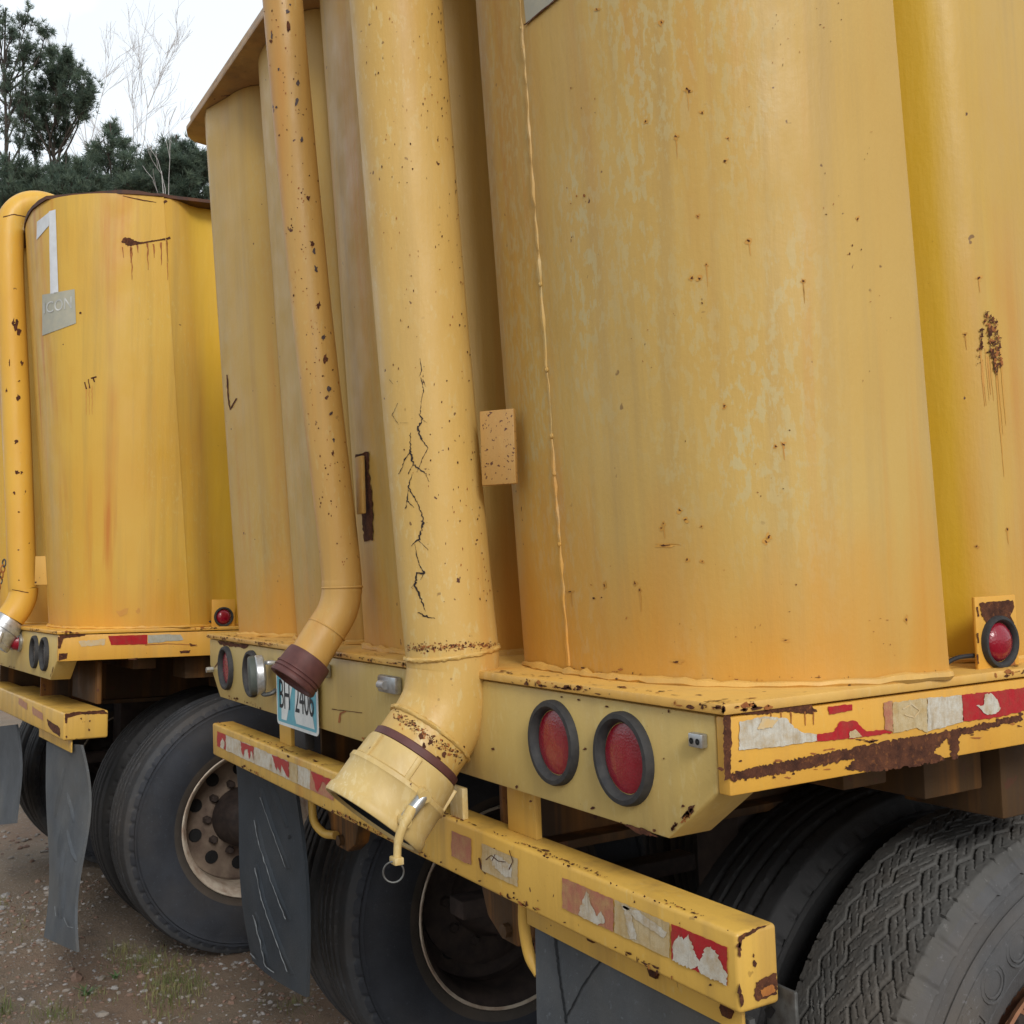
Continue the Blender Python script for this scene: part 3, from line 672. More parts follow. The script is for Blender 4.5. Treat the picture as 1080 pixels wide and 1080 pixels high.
    for t_ in TPS:
        if t_.v: t_.build('reflective_tape', s_, 0)
    s2 = MB(); s2.box(-2.434, -2.412, .076, 11.8, 1.240, ZD - .017, M['rail'], .003); s2.build('side_rail', root)
    # underframe
    for x in (-.74, -1.69):
        f = MB(); f.box(x - .055, x + .055, .09, 11.7, ZD - .03, ZD - .016, M['frame'], .002); f.box(x - .006, x + .006, .09, 11.7, 1.02, ZD - .0305, M['frame'], 0); f.box(x - .055, x + .055, .09, 11.7, 1.003, 1.0195, M['frame'], .002)
        f.build('frame_rail', root)
    for y in (.30, .98, 1.9, 3.2, 4.6, 6.0, 7.5, 9.0, 10.5):
        f = MB(); f.box(-.683, -.10, y, y + .09, 1.19, ZD - .02, M['frame'], .003); f.box(-2.34, -1.752, y, y + .09, 1.19, ZD - .02, M['frame'], .003); f.box(-1.683, -.75, y, y + .09, 1.10, ZD - .02, M['frame'], .003)
        f.build('crossmember', root)
    f = MB(); f.box(-.30, -.14, .52, .66, 1.14, 1.226, M['frame'], .004); f.box(-.32, -.12, .68, .82, 1.09, 1.226, M['frame'], .004); f.build('spring_hanger', root)
    ax = MB(); zc = .52 + (.026 if isfar else 0); ax.tube([(-.5, AXLE_Y, zc), (-1.94, AXLE_Y, zc)], .064, M['drum'], 20)
    for x in (-.80, -1.64): ax.box(x - .04, x + .04, AXLE_Y - .30, AXLE_Y + .5, zc + .07, zc + .12, M['drum'], .006); ax.box(x - .07, x + .07, AXLE_Y - .09, AXLE_Y + .09, zc + .121, 1.0, M['drum'], .006)
    ax.build('axle', root)
    return dk

chassis(near, NEAR, False); chassis(far, FAR, True)

# --- tanks
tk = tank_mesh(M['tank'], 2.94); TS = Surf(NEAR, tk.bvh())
for (x, y, rx, ry) in [(701, 575, 8, 1.3), (714, 698, 5, 1.2), (811, 566, 2.2, 2.4), (808, 571, 2, 2.2), (829, 675, 3.2, 1.3), (602, 624, 3, 1), (847, 297, 1.6, 1.2), (727, 96, 2, 2), (698, 24, 1.8, 2), (630, 10, 1.6, 1.4), (818, 471, 1.6, 1.6), (826, 469, 2, 2), (764, 428, 1.6, 2.2), (789, 254, 2, 2), (790, 254, 1.8, 1.8), (738, 294, 2, 2), (725, 94, 2, 2), (741, 119, 2, 1.6), (713, 144, 2, 2), (681, 128, 1.6, 2), (765, 170, 2, 2), (768, 146, 1.5, 1.5), (736, 228, 1.6, 1.6), (730, 293, 1.8, 2), (745, 279, 1.5, 1.5), (1032, 293, 2, 2), (1018, 353, 1.6, 1.6), (904, 231, 1.5, 2.4), (847, 296, 1.5, 1.6), (1062, 558, 1.6, 2), (1030, 576, 1.6, 1.6), (955, 653, 1.4, 3), (723, 548, 2, 2), (717, 538, 2, 2), (740, 555, 1.5, 1.5), (700, 552, 1.3, 1.5), (698, 557, 1.3, 1.5), (725, 590, 1.5, 1.5), (741, 592, 1.6, 1.4), (638, 617, 1, 2.6), (670, 615, 1.2, 2.2), (675, 622, 1, 1.8)]:
    TS.blob(tk, x, y, rx * 1.5, ry * 1.5, M['stain'], .0006, jag=.6); TS.blob(tk, x, y, rx * .6, ry * .6, M['rust'], jag=.7)
    if hash((x, y)) % 3 == 0: TS.ribbon(tk, [(x, y), (x + .8, y + 9), (x + 1.6, y + 16 + (x * 7) % 14)], [1.4, 1.0, .4], M['stain'], .0007, .15, 5)
rnd0 = random.Random(5)
for _ in range(26):
    cx_, cy_ = rnd0.uniform(600, 930), rnd0.uniform(10, 690)
    for k_ in range(rnd0.randint(1, 7)):
        TS.blob(tk, cx_ + rnd0.gauss(0, 12), cy_ + rnd0.gauss(0, 14), .3 + .9 * rnd0.random() ** 2, .3 + 1.2 * rnd0.random() ** 2, M['rust'] if rnd0.random() < .5 else M['rust_orange'], .0011, n=7, jag=.6)
for _ in range(70):                                                     # flaked weld toe along the foot
    x = rnd0.uniform(560, 1000); y = 703 + (x - 560) * .105 - max(0, x - 720) * .105 - max(0, x - 900) * .06 + rnd0.gauss(-3, 3)
    TS.blob(tk, x, y, .4 + 3.2 * rnd0.random() ** 3, .3 + 1.0 * rnd0.random() ** 2, M['rust'] if rnd0.random() < .4 else M['rust_orange'], .0011, n=8, jag=.6)
# bleeding rust sore on the second side rib
for q_ in range(9):
    x = 1034 + q_ * 2.6; y = 372 + rnd0.gauss(0, 10); l_ = rnd0.uniform(40, 150); TS.ribbon(tk, [(x, y), (x + l_ * .035, y + l_ * .5), (x + l_ * .075, y + l_)], [1.6, rnd0.uniform(1.2, 2.2), .5], M['stain2'] if q_ % 3 else M['stain'], .0007, .15, 6)
for r_ in ([(1041, 329), (1037, 345), (1033, 365), (1032, 384)], [(1047, 335), (1050, 352), (1052, 372), (1055, 388)], [(1042, 332), (1043, 350), (1044, 372)], [(1048, 340), (1048, 362), (1050, 390)], [(1044, 368), (1047, 380), (1049, 395)]):
    for i_ in range(len(r_) - 1):
        for k_ in range(14):
            t = rnd0.random(); TS.blob(tk, r_[i_][0] * (1 - t) + r_[i_ + 1][0] * t + rnd0.gauss(0, 1.3), r_[i_][1] * (1 - t) + r_[i_ + 1][1] * t, .4 + 1.9 * rnd0.random() ** 2, .5 + 2.6 * rnd0.random() ** 2, M['rust'] if rnd0.random() < .7 else M['rust_orange'], .0022 + .0001 * k_, jag=.6)
# torn stain beside the small pipe
TS.poly(tk, [(376, 479), (389, 476), (390, 500), (394, 530), (394, 570), (385, 571), (382, 540), (377, 505)], M['rust'], 1, 3, .002)
TS.ribbon(tk, [(240, 395), (241, 420), (243, 432), (250, 420)], 1.6, M['rust'])
TS.ribbon(tk, [(555, 27), (595, -6)], 1.2, M['rust'], .004)
# faint orange bleed along the foot of the tank
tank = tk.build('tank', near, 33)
st = MB(); TS.grid(st, [(552, -14), (620, -40), (597, -8), (556, 26)], M['sticker'], 8, 8, .002); TS.grid(st, [(212, 143), (241, 119), (241, 142), (213, 168)], M['sticker'], 8, 8, .002); st.build('sticker', tank)
sm = MB(); sp_ = [TS(548 + (600 - 548) * t + random.uniform(-.35, .35), 702 * t - 5 * (1 - t), -.0016) for t in [i / 60 for i in range(61)]]
bead(sm, [p for p in sp_ if p], .0046, M['tank'])
for y in (30, 51, 300, 390, 460, 500, 574):
    t = (y + 5) / 707; h = TS(548 + 52 * t, y, .0012)
    if h: sm.lathe([(.0050, -.004), (.0044, .001), (.0005, .003)], M['tank'], Matrix.Translation(h) @ Matrix.Rotation(rad(90), 4, 'X'), 10)
sm.build('weld_seam', tank)
wb = MB(); bead(wb, [(x + (.004 if y > .25 and x > -1 else 0), y - .005, ZD + .004) for x, y in OUT if y < 3], .0065, M['deck']); wb.build('weld_bead', tank)
rf = MB(); rf.prism([(.05, -.05), (.05, 11.7), (-2.47, 11.7), (-2.47, .04), (-2.455, -.01), (-2.42, -.04), (-2.37, -.056)], 'z', 2.94, 2.955, M['roof'], .003)
rf.prism([(.04, -.04), (.04, 11.69), (-2.46, 11.69), (-2.46, .045), (-2.36, -.046)], 'z', 2.956, 2.985, M['roof'], .003); rf.build('roof', tank)

TOP2 = 3.03
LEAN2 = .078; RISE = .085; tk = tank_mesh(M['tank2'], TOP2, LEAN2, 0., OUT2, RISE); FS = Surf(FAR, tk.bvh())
z1 = lambda L: [(x / 3.857, 150 + y / 3.857) for x, y in L]
FS.ribbon(tk, z1([(495, 407), (510, 400), (525, 405), (545, 410), (570, 411), (610, 404), (650, 398), (680, 392), (693, 388)]), [1.5, 7, 8.5, 5.5, 2, 1.6, 1.4, 2.2, 2.8], M['rust'], jit=.15, step=1)
for x, y0, y1 in ((500, 425, 470), (535, 428, 560), (530, 425, 490), (560, 418, 450), (600, 412, 520), (625, 412, 470), (655, 408, 500), (680, 400, 560)):
    FS.ribbon(tk, z1([(x, y0), (x + 1, (y0 + y1) / 2), (x + 2, y1)]), [1.8, 1.2, .4], M['rust_orange'], .0016, .4)
for x, y1, ww in ((412, 640, 5), (425, 420, 3), (445, 260, 2.5), (672, 360, 3.2), (400, 330, 2.5)):
    FS.ribbon(tk, z1([(x, 195), (x + 4, (195 + y1) / 2), (x + 14, y1)]), [ww, ww * .8, .8], M['stain'], .001, .3)
FS.ribbon(tk, z1([(500, 218), (560, 232), (635, 245)]), [.5, 1.3, .5], M['rust'])
for a in ([(345, 975), (352, 1005)], [(360, 965), (366, 1000)], [(378, 955), (384, 975)], [(370, 960), (392, 955)]): FS.ribbon(tk, z1(a), 1.3, M['rust'])
for x in (350, 362, 374): FS.ribbon(tk, z1([(x, 990), (x + 2, 1090 + x / 20)]), [1.5, .6], M['stain'], .001, .3)
FS.blob(tk, 174, 213, 2, 1.5, M['rust']); FS.blob(tk, 85, 330, 1.4, 1.2, M['rust'])
for p in ([(480, 1110), (500, 1106)], ): pass
FS.poly(tk, [(122, 645), (136, 641), (134, 648), (126, 650)], M['stain'], .6, 2); FS.blob(tk, 146, 645, 2.5, 3, M['stain'])
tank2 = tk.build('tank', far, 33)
lg = MB()
FS.grid(lg, [(52, 223), (59, 221), (62, 309), (53.5, 310)], M['stencil'], 6, 20, .002)
FS.grid(lg, [(39.5, 234), (52, 224), (52, 238), (39, 253)], M['stencil'], 8, 6, .002)
FS.grid(lg, [(45, 311), (79, 305), (80.5, 341), (45, 354)], M['sticker'], 14, 8, .002); lgo = lg.build('tank_marking', tank2)
vv, ff = text_mesh('ICON', 1.0, space=1.0)
xsT = [p.x for p in vv]; ysT = [p.y for p in vv]; x0, x1, y0, y1 = min(xsT), max(xsT), min(ysT), max(ysT); lt = MB(); hv = []
for p in vv:
    u = (p.x - x0) / (x1 - x0); v = (p.y - y0) / (y1 - y0)
    hv.append(FS(47 + 29 * u, (331 - 6 * u) * (1 - v) + (319.5 - 7 * u) * v, .0035))
if all(hv): lt.add(hv, ff, M['letter']); lt.build('lettering', tank2, 0)
wb = MB(); bead(wb, [(x + (.004 if y > .25 and x > -1 else 0), y - .005, ZD + .004) for x, y in OUT2 if y < 3], .006, M['rail']); wb.build('weld_bead', tank2)
rf = MB(); n = len(OUT2); cx, cy = -1.2, 5.5
rim = [(x + (.006 if x > cx else -.006) + random.uniform(-.003, .003), y - LEAN2 * (TOP2 - ZD + RISE * max(0, min(y, 1.3))) + (-.006 if y < 1 else 0), RISE * max(0, min(y, 1.3))) for x, y in OUT2 if (x > -.014 or x < -2.40 or y < .115)]; n = len(rim)
rf.add([(x, y, TOP2 + z_ - .002 + random.uniform(-.004, .002)) for x, y, z_ in rim] + [(x, y, TOP2 + z_ + .009 + random.uniform(-.002, .005)) for x, y, z_ in rim], [(i, (i + 1) % n, n + (i + 1) % n, n + i) for i in range(n)], M['roof_rust'])
tri = tessellate_polygon([[Vector((x, y, 0)) for x, y, z_ in rim]])
rf.f += [tuple(n + k for k in t) for t in tri] + [tuple(t) for t in tri]; rf.m += [0] * (2 * len(tri)); rf.build('roof', tank2, 30)

# --- large discharge pipe with its cam coupling
mb = MB()
path = [(-.700, -.118, 3.02), (-.706, -.09, 2.559), (-.718, -.053, 1.976), (-.712, -.025, 1.5), (-.709, -.017, 1.377)]
elb = [(-.709, -.020, 1.335), (-.709, -.033, 1.290), (-.709, -.058, 1.25), (-.709, -.079, 1.226)]
P = smooth_path(path + elb + [(-.709, -.110, 1.189)], 14)
mb.tube(P, [.0835 if p.z > 1.38 else .0835 - .0035 * min(1, (1.38 - p.z) / .1) for p in P], M['pipe'], 64)
PS = Surf(NEAR, mb.bvh(), off=.0011)
for a, wd in (([(443, 378), (445, 390), (442, 398)], .8), ([(446, 400), (449, 408)], 1), ([(445, 420), (444, 428)], 1), ([(442, 436), (446, 442), (441, 452), (444, 462), (452, 473)], 1.7), ([(446, 443), (450, 446)], 1),
              ([(433, 456), (433, 478), (436, 490), (450, 500)], 1.9), ([(432, 478), (426, 486), (425, 493)], 1.4), ([(435, 500), (431, 514), (437, 524), (440, 530)], 1.4), ([(431, 516), (430, 528), (437, 535)], 1.2),
              ([(444, 538), (447, 551), (442, 568), (434, 576)], 1.9), ([(442, 570), (452, 580)], 1.6), ([(442, 595), (448, 604), (440, 605), (438, 618), (444, 630), (449, 645)], 1.7), ([(440, 612), (434, 620)], 1), ([(441, 646), (450, 650), (459, 652)], 1.8), ([(420, 425), (414, 438), (421, 448)], .8), ([(411, 400), (415, 405)], .8), ([(422, 446), (431, 446)], .6)):
    PS.ribbon(mb, a, [wd * .35] + [wd * .95] * (len(a) - 2) + [wd * .25], M['crack'], jit=.6, step=1.6)
for seg_ in ([(444, 398), (447, 412), (444, 424)], [(444, 428), (443, 437)], [(452, 472), (447, 480), (440, 498)], [(440, 528), (444, 540)], [(438, 574), (440, 586), (443, 596)], [(448, 602), (444, 612)], [(436, 489), (431, 500)], [(430, 527), (428, 536)], [(449, 500), (453, 508)], [(425, 492), (421, 500)]):
    PS.ribbon(mb, seg_, [.5, .75, .4][:len(seg_)], M['crack'], jit=.7, step=1.6)
rnd = random.Random(3)
for _ in range(170):                                                   # rust freckles along the right flank and chips on the left
    t = rnd.random(); y = t * 640; xl = 367 + .088 * y; xr = 468 + .084 * y
    x = xr - 4 - abs(rnd.gauss(0, 9)) if rnd.random() < .5 else xl + 14 + rnd.random() * 60
    PS.blob(mb, x, y, rnd.uniform(.25, .75), rnd.uniform(.4, 1.5), M['rust'] if rnd.random() < .6 else M['rust_orange'], n=7)
for y0, k in ((682, 0), (780, 1)):
    for _ in range(230):
        if k == 0: x = 430 + rnd.random() * 94; y = 685 - (x - 430) * .04 + rnd.gauss(0, 2.2) - 1.5
        else: x = 415 + rnd.random() * 72; y = 752 + (x - 415) * .66 + rnd.gauss(0, 3.2)
        PS.blob(mb, x, y, .3 + 1.5 * rnd.random() ** 2, .3 + 1.1 * rnd.random() ** 2, M['rust'] if rnd.random() < .55 else M['rust_orange'], n=8, jag=.6)
for p in [(447, 787), (454, 783), (462, 801), (459, 806), (444, 777), (468, 795)]: PS.blob(mb, *p, 2.2, 3.2, M['rust'])
pipe = mb.build('discharge_pipe', near, 50)
for j, (a, b) in enumerate((((-.709, -.0175, 1.381), (-.709, -.0165, 1.371)), ((-.709, -.066, 1.242), (-.709, -.073, 1.234)))):
    k = MB(); T = frame_to(a, b); torus(k, T, .0835 if j == 0 else .0805, .0042, M['pipe'], 90, 8)
    for v in range(len(k.v)):
        q = Vector(k.v[v]); k.v[v] = tuple(q + Vector((random.uniform(-1, 1), random.uniform(-1, 1), random.uniform(-1, 1))) * .0009)
    k.build('weld_ring', pipe)
A_, B_ = Vector((-.709, -.098, 1.202)), Vector((-.709, -.182, 1.104)); ax_ = (B_ - A_).normalized(); Lc = (B_ - A_).length
T = frame_to(A_, B_); c = MB()
c.lathe([(.082, -.012), (.0845, -.010), (.0845, .002), (.082, .003)], M['cap'], T, 64)
c.lathe([(.080, .003), (.0865, .004), (.0885, .010), (.0905, .045), (.0955, .048), (.0965, .056), (.0935, .060), (.0940, .105), (.0975, .110), (.0985, .122), (.0965, .126), (.086, .126), (.083, .120)], M['coupling'], T, 72)
c.lathe([(.083, .121), (.080, .06), (.079, .02), (.0005, .02)], M['groove'], T, 48)
for a in (rad(20), rad(75), rad(160), rad(230), rad(300)):              # cast ribs
    R_ = T @ Matrix.Rotation(a, 4, 'Z'); c.box(.086, .0945, -.005, .005, .006, .05, M['coupling'], .002, T=R_)
cpl = c.build('cam_coupling', near, 40)
for sx in (1,):
    k = MB(); x = -.709 + sx * .098; e = Vector((x, -.146, 1.146))
    R_ = Matrix.Translation(e) @ Matrix.Rotation(math.atan2(ax_.y, ax_.z), 4, 'X').inverted() if False else frame_to(e - ax_ * .02, e + ax_ * .02)
    for s2 in (-1, 1):
        q = [Vector((x - sx * .012, 0, 0)), ]
        k.tube([e + Vector((-sx * .016, .018 * s2, .018 * s2)), e + Vector((sx * .014, .018 * s2 - .004, .018 * s2 - .006))], [.010, .011], M['coupling'], 10)
    k.tube([e + Vector((sx * .004, .021, .017)), e + Vector((sx * .004, -.021, -.023))], .0105, M['steel'], 16)
    k.tube(smooth_path([e + Vector((sx * .006, -.006, -.004)), e + Vector((sx * .012, -.024, -.026)), e + Vector((sx * .010, -.034, -.052)), e + Vector((sx * .010, -.037, -.078))], 6), [.009] * 6 + [.0075] * 7 + [.0065] * 6, M['coupling'], 12)
    k.box(x + sx * .010 - .012, x + sx * .010 + .012, -.146 - .046, -.146 - .030, 1.146 - .088, 1.146 - .076, M['coupling'], .002)
    lv = k.build('cam_lever', cpl)
    k = MB(); torus(k, Matrix.Translation(e + Vector((sx * .012, -.045, -.099))) @ Matrix.Rotation(rad(90), 4, 'Y') @ Matrix.Rotation(rad(25), 4, 'X'), .0165, .0016, M['dull_steel'], 32, 8); k.build('pull_ring', cpl)
br = MB(); br.box(-.06, .004, -.006, .006, -.065, .065, M['bracket'], .002, T=Matrix.Translation((-.572, .045, 1.737)) @ Matrix.Rotation(rad(38), 4, 'Z')); br.build('pipe_bracket', near)

# --- small pipe with its red rubber cap
mb = MB()
P = smooth_path([(-1.252, -.125, 3.05), (-1.254, -.114, 2.816), (-1.263, -.066, 2.177), (-1.267, -.012, 1.60)] + [(-1.267, -.006 - .13 * (1 - math.cos(rad(t_))), 1.50 - .13 * math.sin(rad(t_))) for t_ in range(0, 42, 6)] + [(-1.267, -.063, 1.380), (-1.267, -.095, 1.334)], 10)
mb.tube(P, .0445, M['pipe2'], 48); QS = Surf(NEAR, mb.bvh(), off=.0009)
for (x, y, rx, ry) in [(303, 12, 3, 3), (304, 28, 3, 6), (306, 5, 2, 2), (314, 88, 2.4, 4), (313, 108, 3.2, 5), (318, 148, 2.6, 4), (325, 209, 3, 4), (329, 257, 3, 3), (331, 265, 2.6, 4), (333, 284, 3.2, 5), (336, 322, 3, 5), (341, 356, 3, 3.5), (343, 378, 3.4, 6), (347, 411, 3, 4), (349, 436, 3, 2.2), (352, 464, 2.4, 3), (351, 478, 2, 3), (287, 37, 2, 4), (286, 44, 2, 3), (294, 73, 1.8, 2), (292, 113, 1.8, 2)]:
    QS.blob(mb, x, y, rx * .62, ry * .8, M['chip'] if rnd.random() < .6 else M['rust'], jag=.5)
for _ in range(150):
    y = rnd.random() * 600; xc = 294 + .103 * y; QS.blob(mb, xc + rnd.gauss(0, 9), y, rnd.uniform(.3, .9), rnd.uniform(.4, 1.2), M['rust'] if rnd.random() < .5 else M['rust_orange'], n=7)
p2 = mb.build('vent_pipe', near, 50)
for a, b in (((-1.267, -.005, 1.497), (-1.267, -.005, 1.487)), ((-1.267, -.044, 1.404), (-1.267, -.049, 1.397))):
    k = MB(); torus(k, frame_to(a, b), .0445, .0026, M['pipe2'], 60, 8); k.build('weld_ring', p2)
k = MB(); k.lathe([(.045, -.004), (.0515, -.002), (.053, .004), (.054, .034), (.0555, .036), (.056, .040), (.0535, .042), (.0555, .045), (.056, .049), (.0535, .051), (.0555, .054), (.0565, .060), (.055, .064), (.046, .064), (.044, .058), (.0005, .03)], M['cap'], frame_to((-1.267, -.086, 1.343), (-1.267, -.129, 1.293)), 56)
k.build('rubber_cap', near, 35)
k = MB(); k.box(-1.262, -1.226, .032, .041, 1.66, 1.79, M['pipe2'], .002); k.build('pipe_bracket', near)

# --- rear lights, plate and fittings of the near trailer
for x in (-.216, -.399, -1.976, -2.235): lamp(near, 'tail_lamp', (x, -.001, 1.2565), (0, -1, 0), .0655, 'lens')
k = MB(); T = frame_to((-1.805, -.052, 1.268), (-1.805 - .012, -.052 - .05, 1.266)); k.lathe([(.0005, .012), (.046, .011), (.050, .008), (.051, -.004), (.048, -.010)], M['greenish'], T, 36)
k.lathe([(.048, -.006), (.052, -.010), (.051, -.026), (.046, -.030), (.020, -.034), (.0005, -.034)], M['chrome'], T, 36)
k.box(-1.80, -1.76, -.026, -.001, 1.295, 1.305, M['chrome'], .003); k.tube(smooth_path([(-1.80, -.03, 1.232), (-1.785, -.03, 1.218), (-1.77, -.015, 1.22), (-1.772, -.001, 1.228)], 6), .006, M['dull_steel'], 8)
k.build('hanging_lamp', near, label='grey lamp knocked out of its hole, hanging beside the tail lamps')
k = MB(); k.box(-.063, -.037, -.012, -.001, 1.293, 1.311, M['steel'], .002)
for x in (-.056, -.044): k.lathe([(.0005, .0), (.0042, .0)], M['dark'], frame_to((x, -.0125, 1.301), (x, -.02, 1.301)), 10)
k.build('clip', near)
k = MB(); k.box(-1.055, -.965, -.018, -.001, 1.283, 1.318, M['steel'], .005); k.tube([(-1.03, -.022, 1.30), (-1.0, -.022, 1.30)], .009, M['chrome'], 12); k.build('plate_lamp', near)
k = MB(); k.box(-1.40, -1.36, -.016, -.001, 1.288, 1.32, M['steel'], .004); k.build('clip', near)
k = MB(); k.tube([(-2.395, -.001, 1.242), (-2.395, -.022, 1.242)], [.009, .009], M['steel'], 6); k.build('bolt', near)
pl = MB(); x0, x1, z0, z1 = -1.733, -1.428, 1.146, 1.298
def rr(x0, x1, z0, z1, r): return [(cx + r * math.cos(a), cz + r * math.sin(a)) for cx, cz, s in ((x1 - r, z1 - r, 0), (x0 + r, z1 - r, 90), (x0 + r, z0 + r, 180), (x1 - r, z0 + r, 270)) for a in [rad(s + 15 * i) for i in range(7)]]
pl.prism(rr(x0, x1, z0, z1, .014), 'y', -.012, -.010, M['plate_white'])
def flat(mb, pts, y, m): mb.add([(p[0], y, p[1]) for p in pts], tessellate_polygon([[Vector((p[0], p[1], 0)) for p in pts]]), m)
flat(pl, rr(x0 + .008, x1 - .008, z0 + .008, z1 - .008, .009), -.0125, M['teal'])
for q in ([(.12, .98), (.50, .98), (.24, .10), (.10, .10)], [(.52, .98), (.78, .98), (.96, .10), (.50, .10), (.46, .22)]): flat(pl, [(x0 + .01 + (x1 - x0 - .02) * u, z0 + (z1 - z0) * v) for u, v in q], -.0130, M['plate_white'])
plo = pl.build('license_plate', near, 30)
vv, ff = text_mesh('BH  2406', .095, space=.92); xs_ = [p.x for p in vv]; ys_ = [p.y for p in vv]; wx = max(xs_) - min(xs_); wy = max(ys_) - min(ys_)
k_all = ([((x0 + x1) / 2 + p.x / wx * .255, -.0136, (z0 + z1) / 2 + .004 + (p.y - (max(ys_) + min(ys_)) / 2) / wy * .074) for p in vv])
for nm, lo, hi in (('plate_letters', -9, -.06 * wx), ('plate_digits', -.06 * wx, 9)):
    use = [i for i, p in enumerate(vv) if lo <= p.x < hi]; mp_ = {v_: i for i, v_ in enumerate(use)}; k = MB()
    k.add([k_all[i] for i in use], [tuple(mp_[v_] for v_ in f_) for f_ in ff if f_[0] in mp_ and all(v_ in mp_ for v_ in f_)], M['ink']); k.build(nm, plo, 0)
k = MB(); k.box(-1.62, -1.54, -.006, .02, 1.10, 1.145, M['black'], .004); k.build('plate_holder', near)

# --- marker lamps on plates at the edge of the deck
for root, surf, far_ in ((near, NEAR, False), (far, FAR, True)):
    dy = .072 if far_ else 0.
    k = MB(); k.box(-.034, -.028, .517 + dy, .614 + dy, ZD - .002, ZD + .108, M['rail'], .002)
    if not far_:
        ps = Surf(NEAR, plane=(0, -.028)); ps.poly(k, [(1033, 636), (1068, 633), (1070, 640), (1066, 650), (1071, 660), (1052, 662), (1042, 658), (1036, 650)], M['rust'], .9, 2)
        for y in (640, 668, 690): ps.ribbon(k, [(1031, y), (1032, y + 10)], 1.6, M['rust'])
        ps.poly(k, [(1064, 690), (1070, 685), (1071, 708), (1066, 705)], M['rust_orange'], .8, 2)
    o = k.build('lamp_bracket', root)
    lamp(o, 'marker_lamp', (-.027, .566 + dy, ZD + .038), (1, 0, 0), .040, 'lens', dome=.012, proud=.008)
    k = MB(); k.tube(smooth_path([(-.036, .535 + dy, ZD + .02), (-.045, .49 + dy, ZD + .018), (-.05, .455 + dy, ZD + .004)], 6), .0035, M['black'], 8); k.build('wire', root)

# --- bumper
bu = MB(); bu.box(-2.376, .013, -.012, .054, .982, 1.079, M['bumper'], .006, 3)
ytop = lambda x: 762 + .4 * (x - 228); ybot = lambda x: 795 + .4936 * (x - 228)
BS = Surf(NEAR, plane=(1, -.012)); BE = Surf(NEAR, plane=(0, .013)); BT = Surf(NEAR, plane=(2, 1.079))
BE.poly(bu, [(779, 988), (800, 977), (812, 975), (800, 980), (783, 991), (781, 1010), (779, 1008)], M['rust'], .8, 2)
BE.poly(bu, [(797, 1036), (808, 1030), (819, 1026), (820, 1048), (800, 1056), (795, 1050)], M['rust'], 1.2, 2.5); BE.poly(bu, [(802, 1044), (815, 1038), (818, 1046), (804, 1052)], M['rust_orange'], 1, 2, .002)
for p in ((796, 1016, 1.8, 4), (780, 1045, 2, 6), (782, 1056, 2, 6), (779, 997, 2, 3), (795, 1008, 1, 2)): BE.blob(bu, *p, M['rust'])
for _ in range(46):
    x = rnd.uniform(240, 775); t = rnd.choice((.04, .95, rnd.random())); y = ytop(x) * (1 - t) + ybot(x) * t
    BS.blob(bu, x, y, rnd.uniform(.6, 1.8), rnd.uniform(.6, 1.5), M['rust'], n=8)
for xa, xb in ((700, 742), (545, 600), (520, 532), (600, 640), (280, 300)): [BT.blob(bu, x + rnd.gauss(0, 1.5), ytop(x) - 1.2 + rnd.gauss(-.4, .5), .4 + 1.8 * rnd.random() ** 2, .25 + .5 * rnd.random(), M['rust'] if rnd.random() < .7 else M['rust_orange'], jag=.6) for x in range(xa, xb, 2)]
BS.ribbon(bu, [(505, 905), (508, 916), (512, 922)], [2, 2, .8], M['rust'])
edge_rust(bu, lambda t: (Vector((-2.37 + 2.37 * t, -.0135, .986)), Vector((1, 0, 0)), Vector((0, 0, 1)), .008), 150, 11)
edge_rust(bu, lambda t: (Vector((-2.37 + 2.37 * t, -.004, 1.0803)), Vector((1, 0, 0)), Vector((0, 1, 0)), .01), 150, 12)
bump_ = bu.build('bumper', near)
TPS = []
def seg(a, b, m, t0=.26, t1=.74, jit=.5, off=.0016): TPS.append(MB()); BS.poly(TPS[-1], [(a, ytop(a) * (1 - t0) + ybot(a) * t0), (b, ytop(b) * (1 - t0) + ybot(b) * t0), (b, ytop(b) * (1 - t1) + ybot(b) * t1), (a, ytop(a) * (1 - t1) + ybot(a) * t1)], M[m], jit, 3, off)
for a, b, m in ((229, 238, 'tape_red'), (238, 253, 'tape_white'), (253, 268, 'tape_white'), (268, 286, 'tape_white'), (286, 305, 'tape_white'), (305, 314, 'tape_dirty'), (314, 327, 'tape_white'), (327, 352, 'tape_faded'), (476, 497, 'tape_faded'), (508, 546, 'tape_dirty'), (593, 647, 'tape_faded'), (648, 706, 'tape_dirty'), (708, 767, 'tape_red')): seg(a, b, m, jit=.5)
def onb(x, t): return (x, ytop(x) * (1 - t) + ybot(x) * t)
for a, b, q_ in ((253.5, 267.5, 2), (286.5, 304.5, 4), (328, 350, 7)):                 # red worn away from below in drips
    pts = [onb(a, .27), onb(b, .27)]; x = b
    while x > a + 1: pts.append(onb(x, rnd.uniform(.40, .72))); x -= rnd.uniform(1.4, 3)
    BS.poly(TPS[q_], pts, M['tape_red'], .5, 2, .0024)
BS.poly(TPS[0], [onb(234, .4), onb(237, .5), onb(236, .75), onb(232, .72)], M['tape_white'], .6, 2, .0024)
BS.poly(TPS[12], [onb(709, .55), onb(716, .36), onb(721, .40), onb(726, .30), onb(733, .52), onb(738, .60), onb(744, .38), onb(750, .33), onb(756, .40), onb(762, .52), onb(767, .60), onb(767, .75), onb(740, .75), onb(736, .66), onb(728, .75), onb(709, .75)], M['tape_white'], 1.2, 2, .0024)
BS.poly(TPS[10], [onb(610, .72), onb(614, .5), onb(619, .28), onb(624, .5), onb(630, .62), onb(634, .5), onb(638, .66), onb(630, .75)], M['tape_white'], .9, 2, .0024)
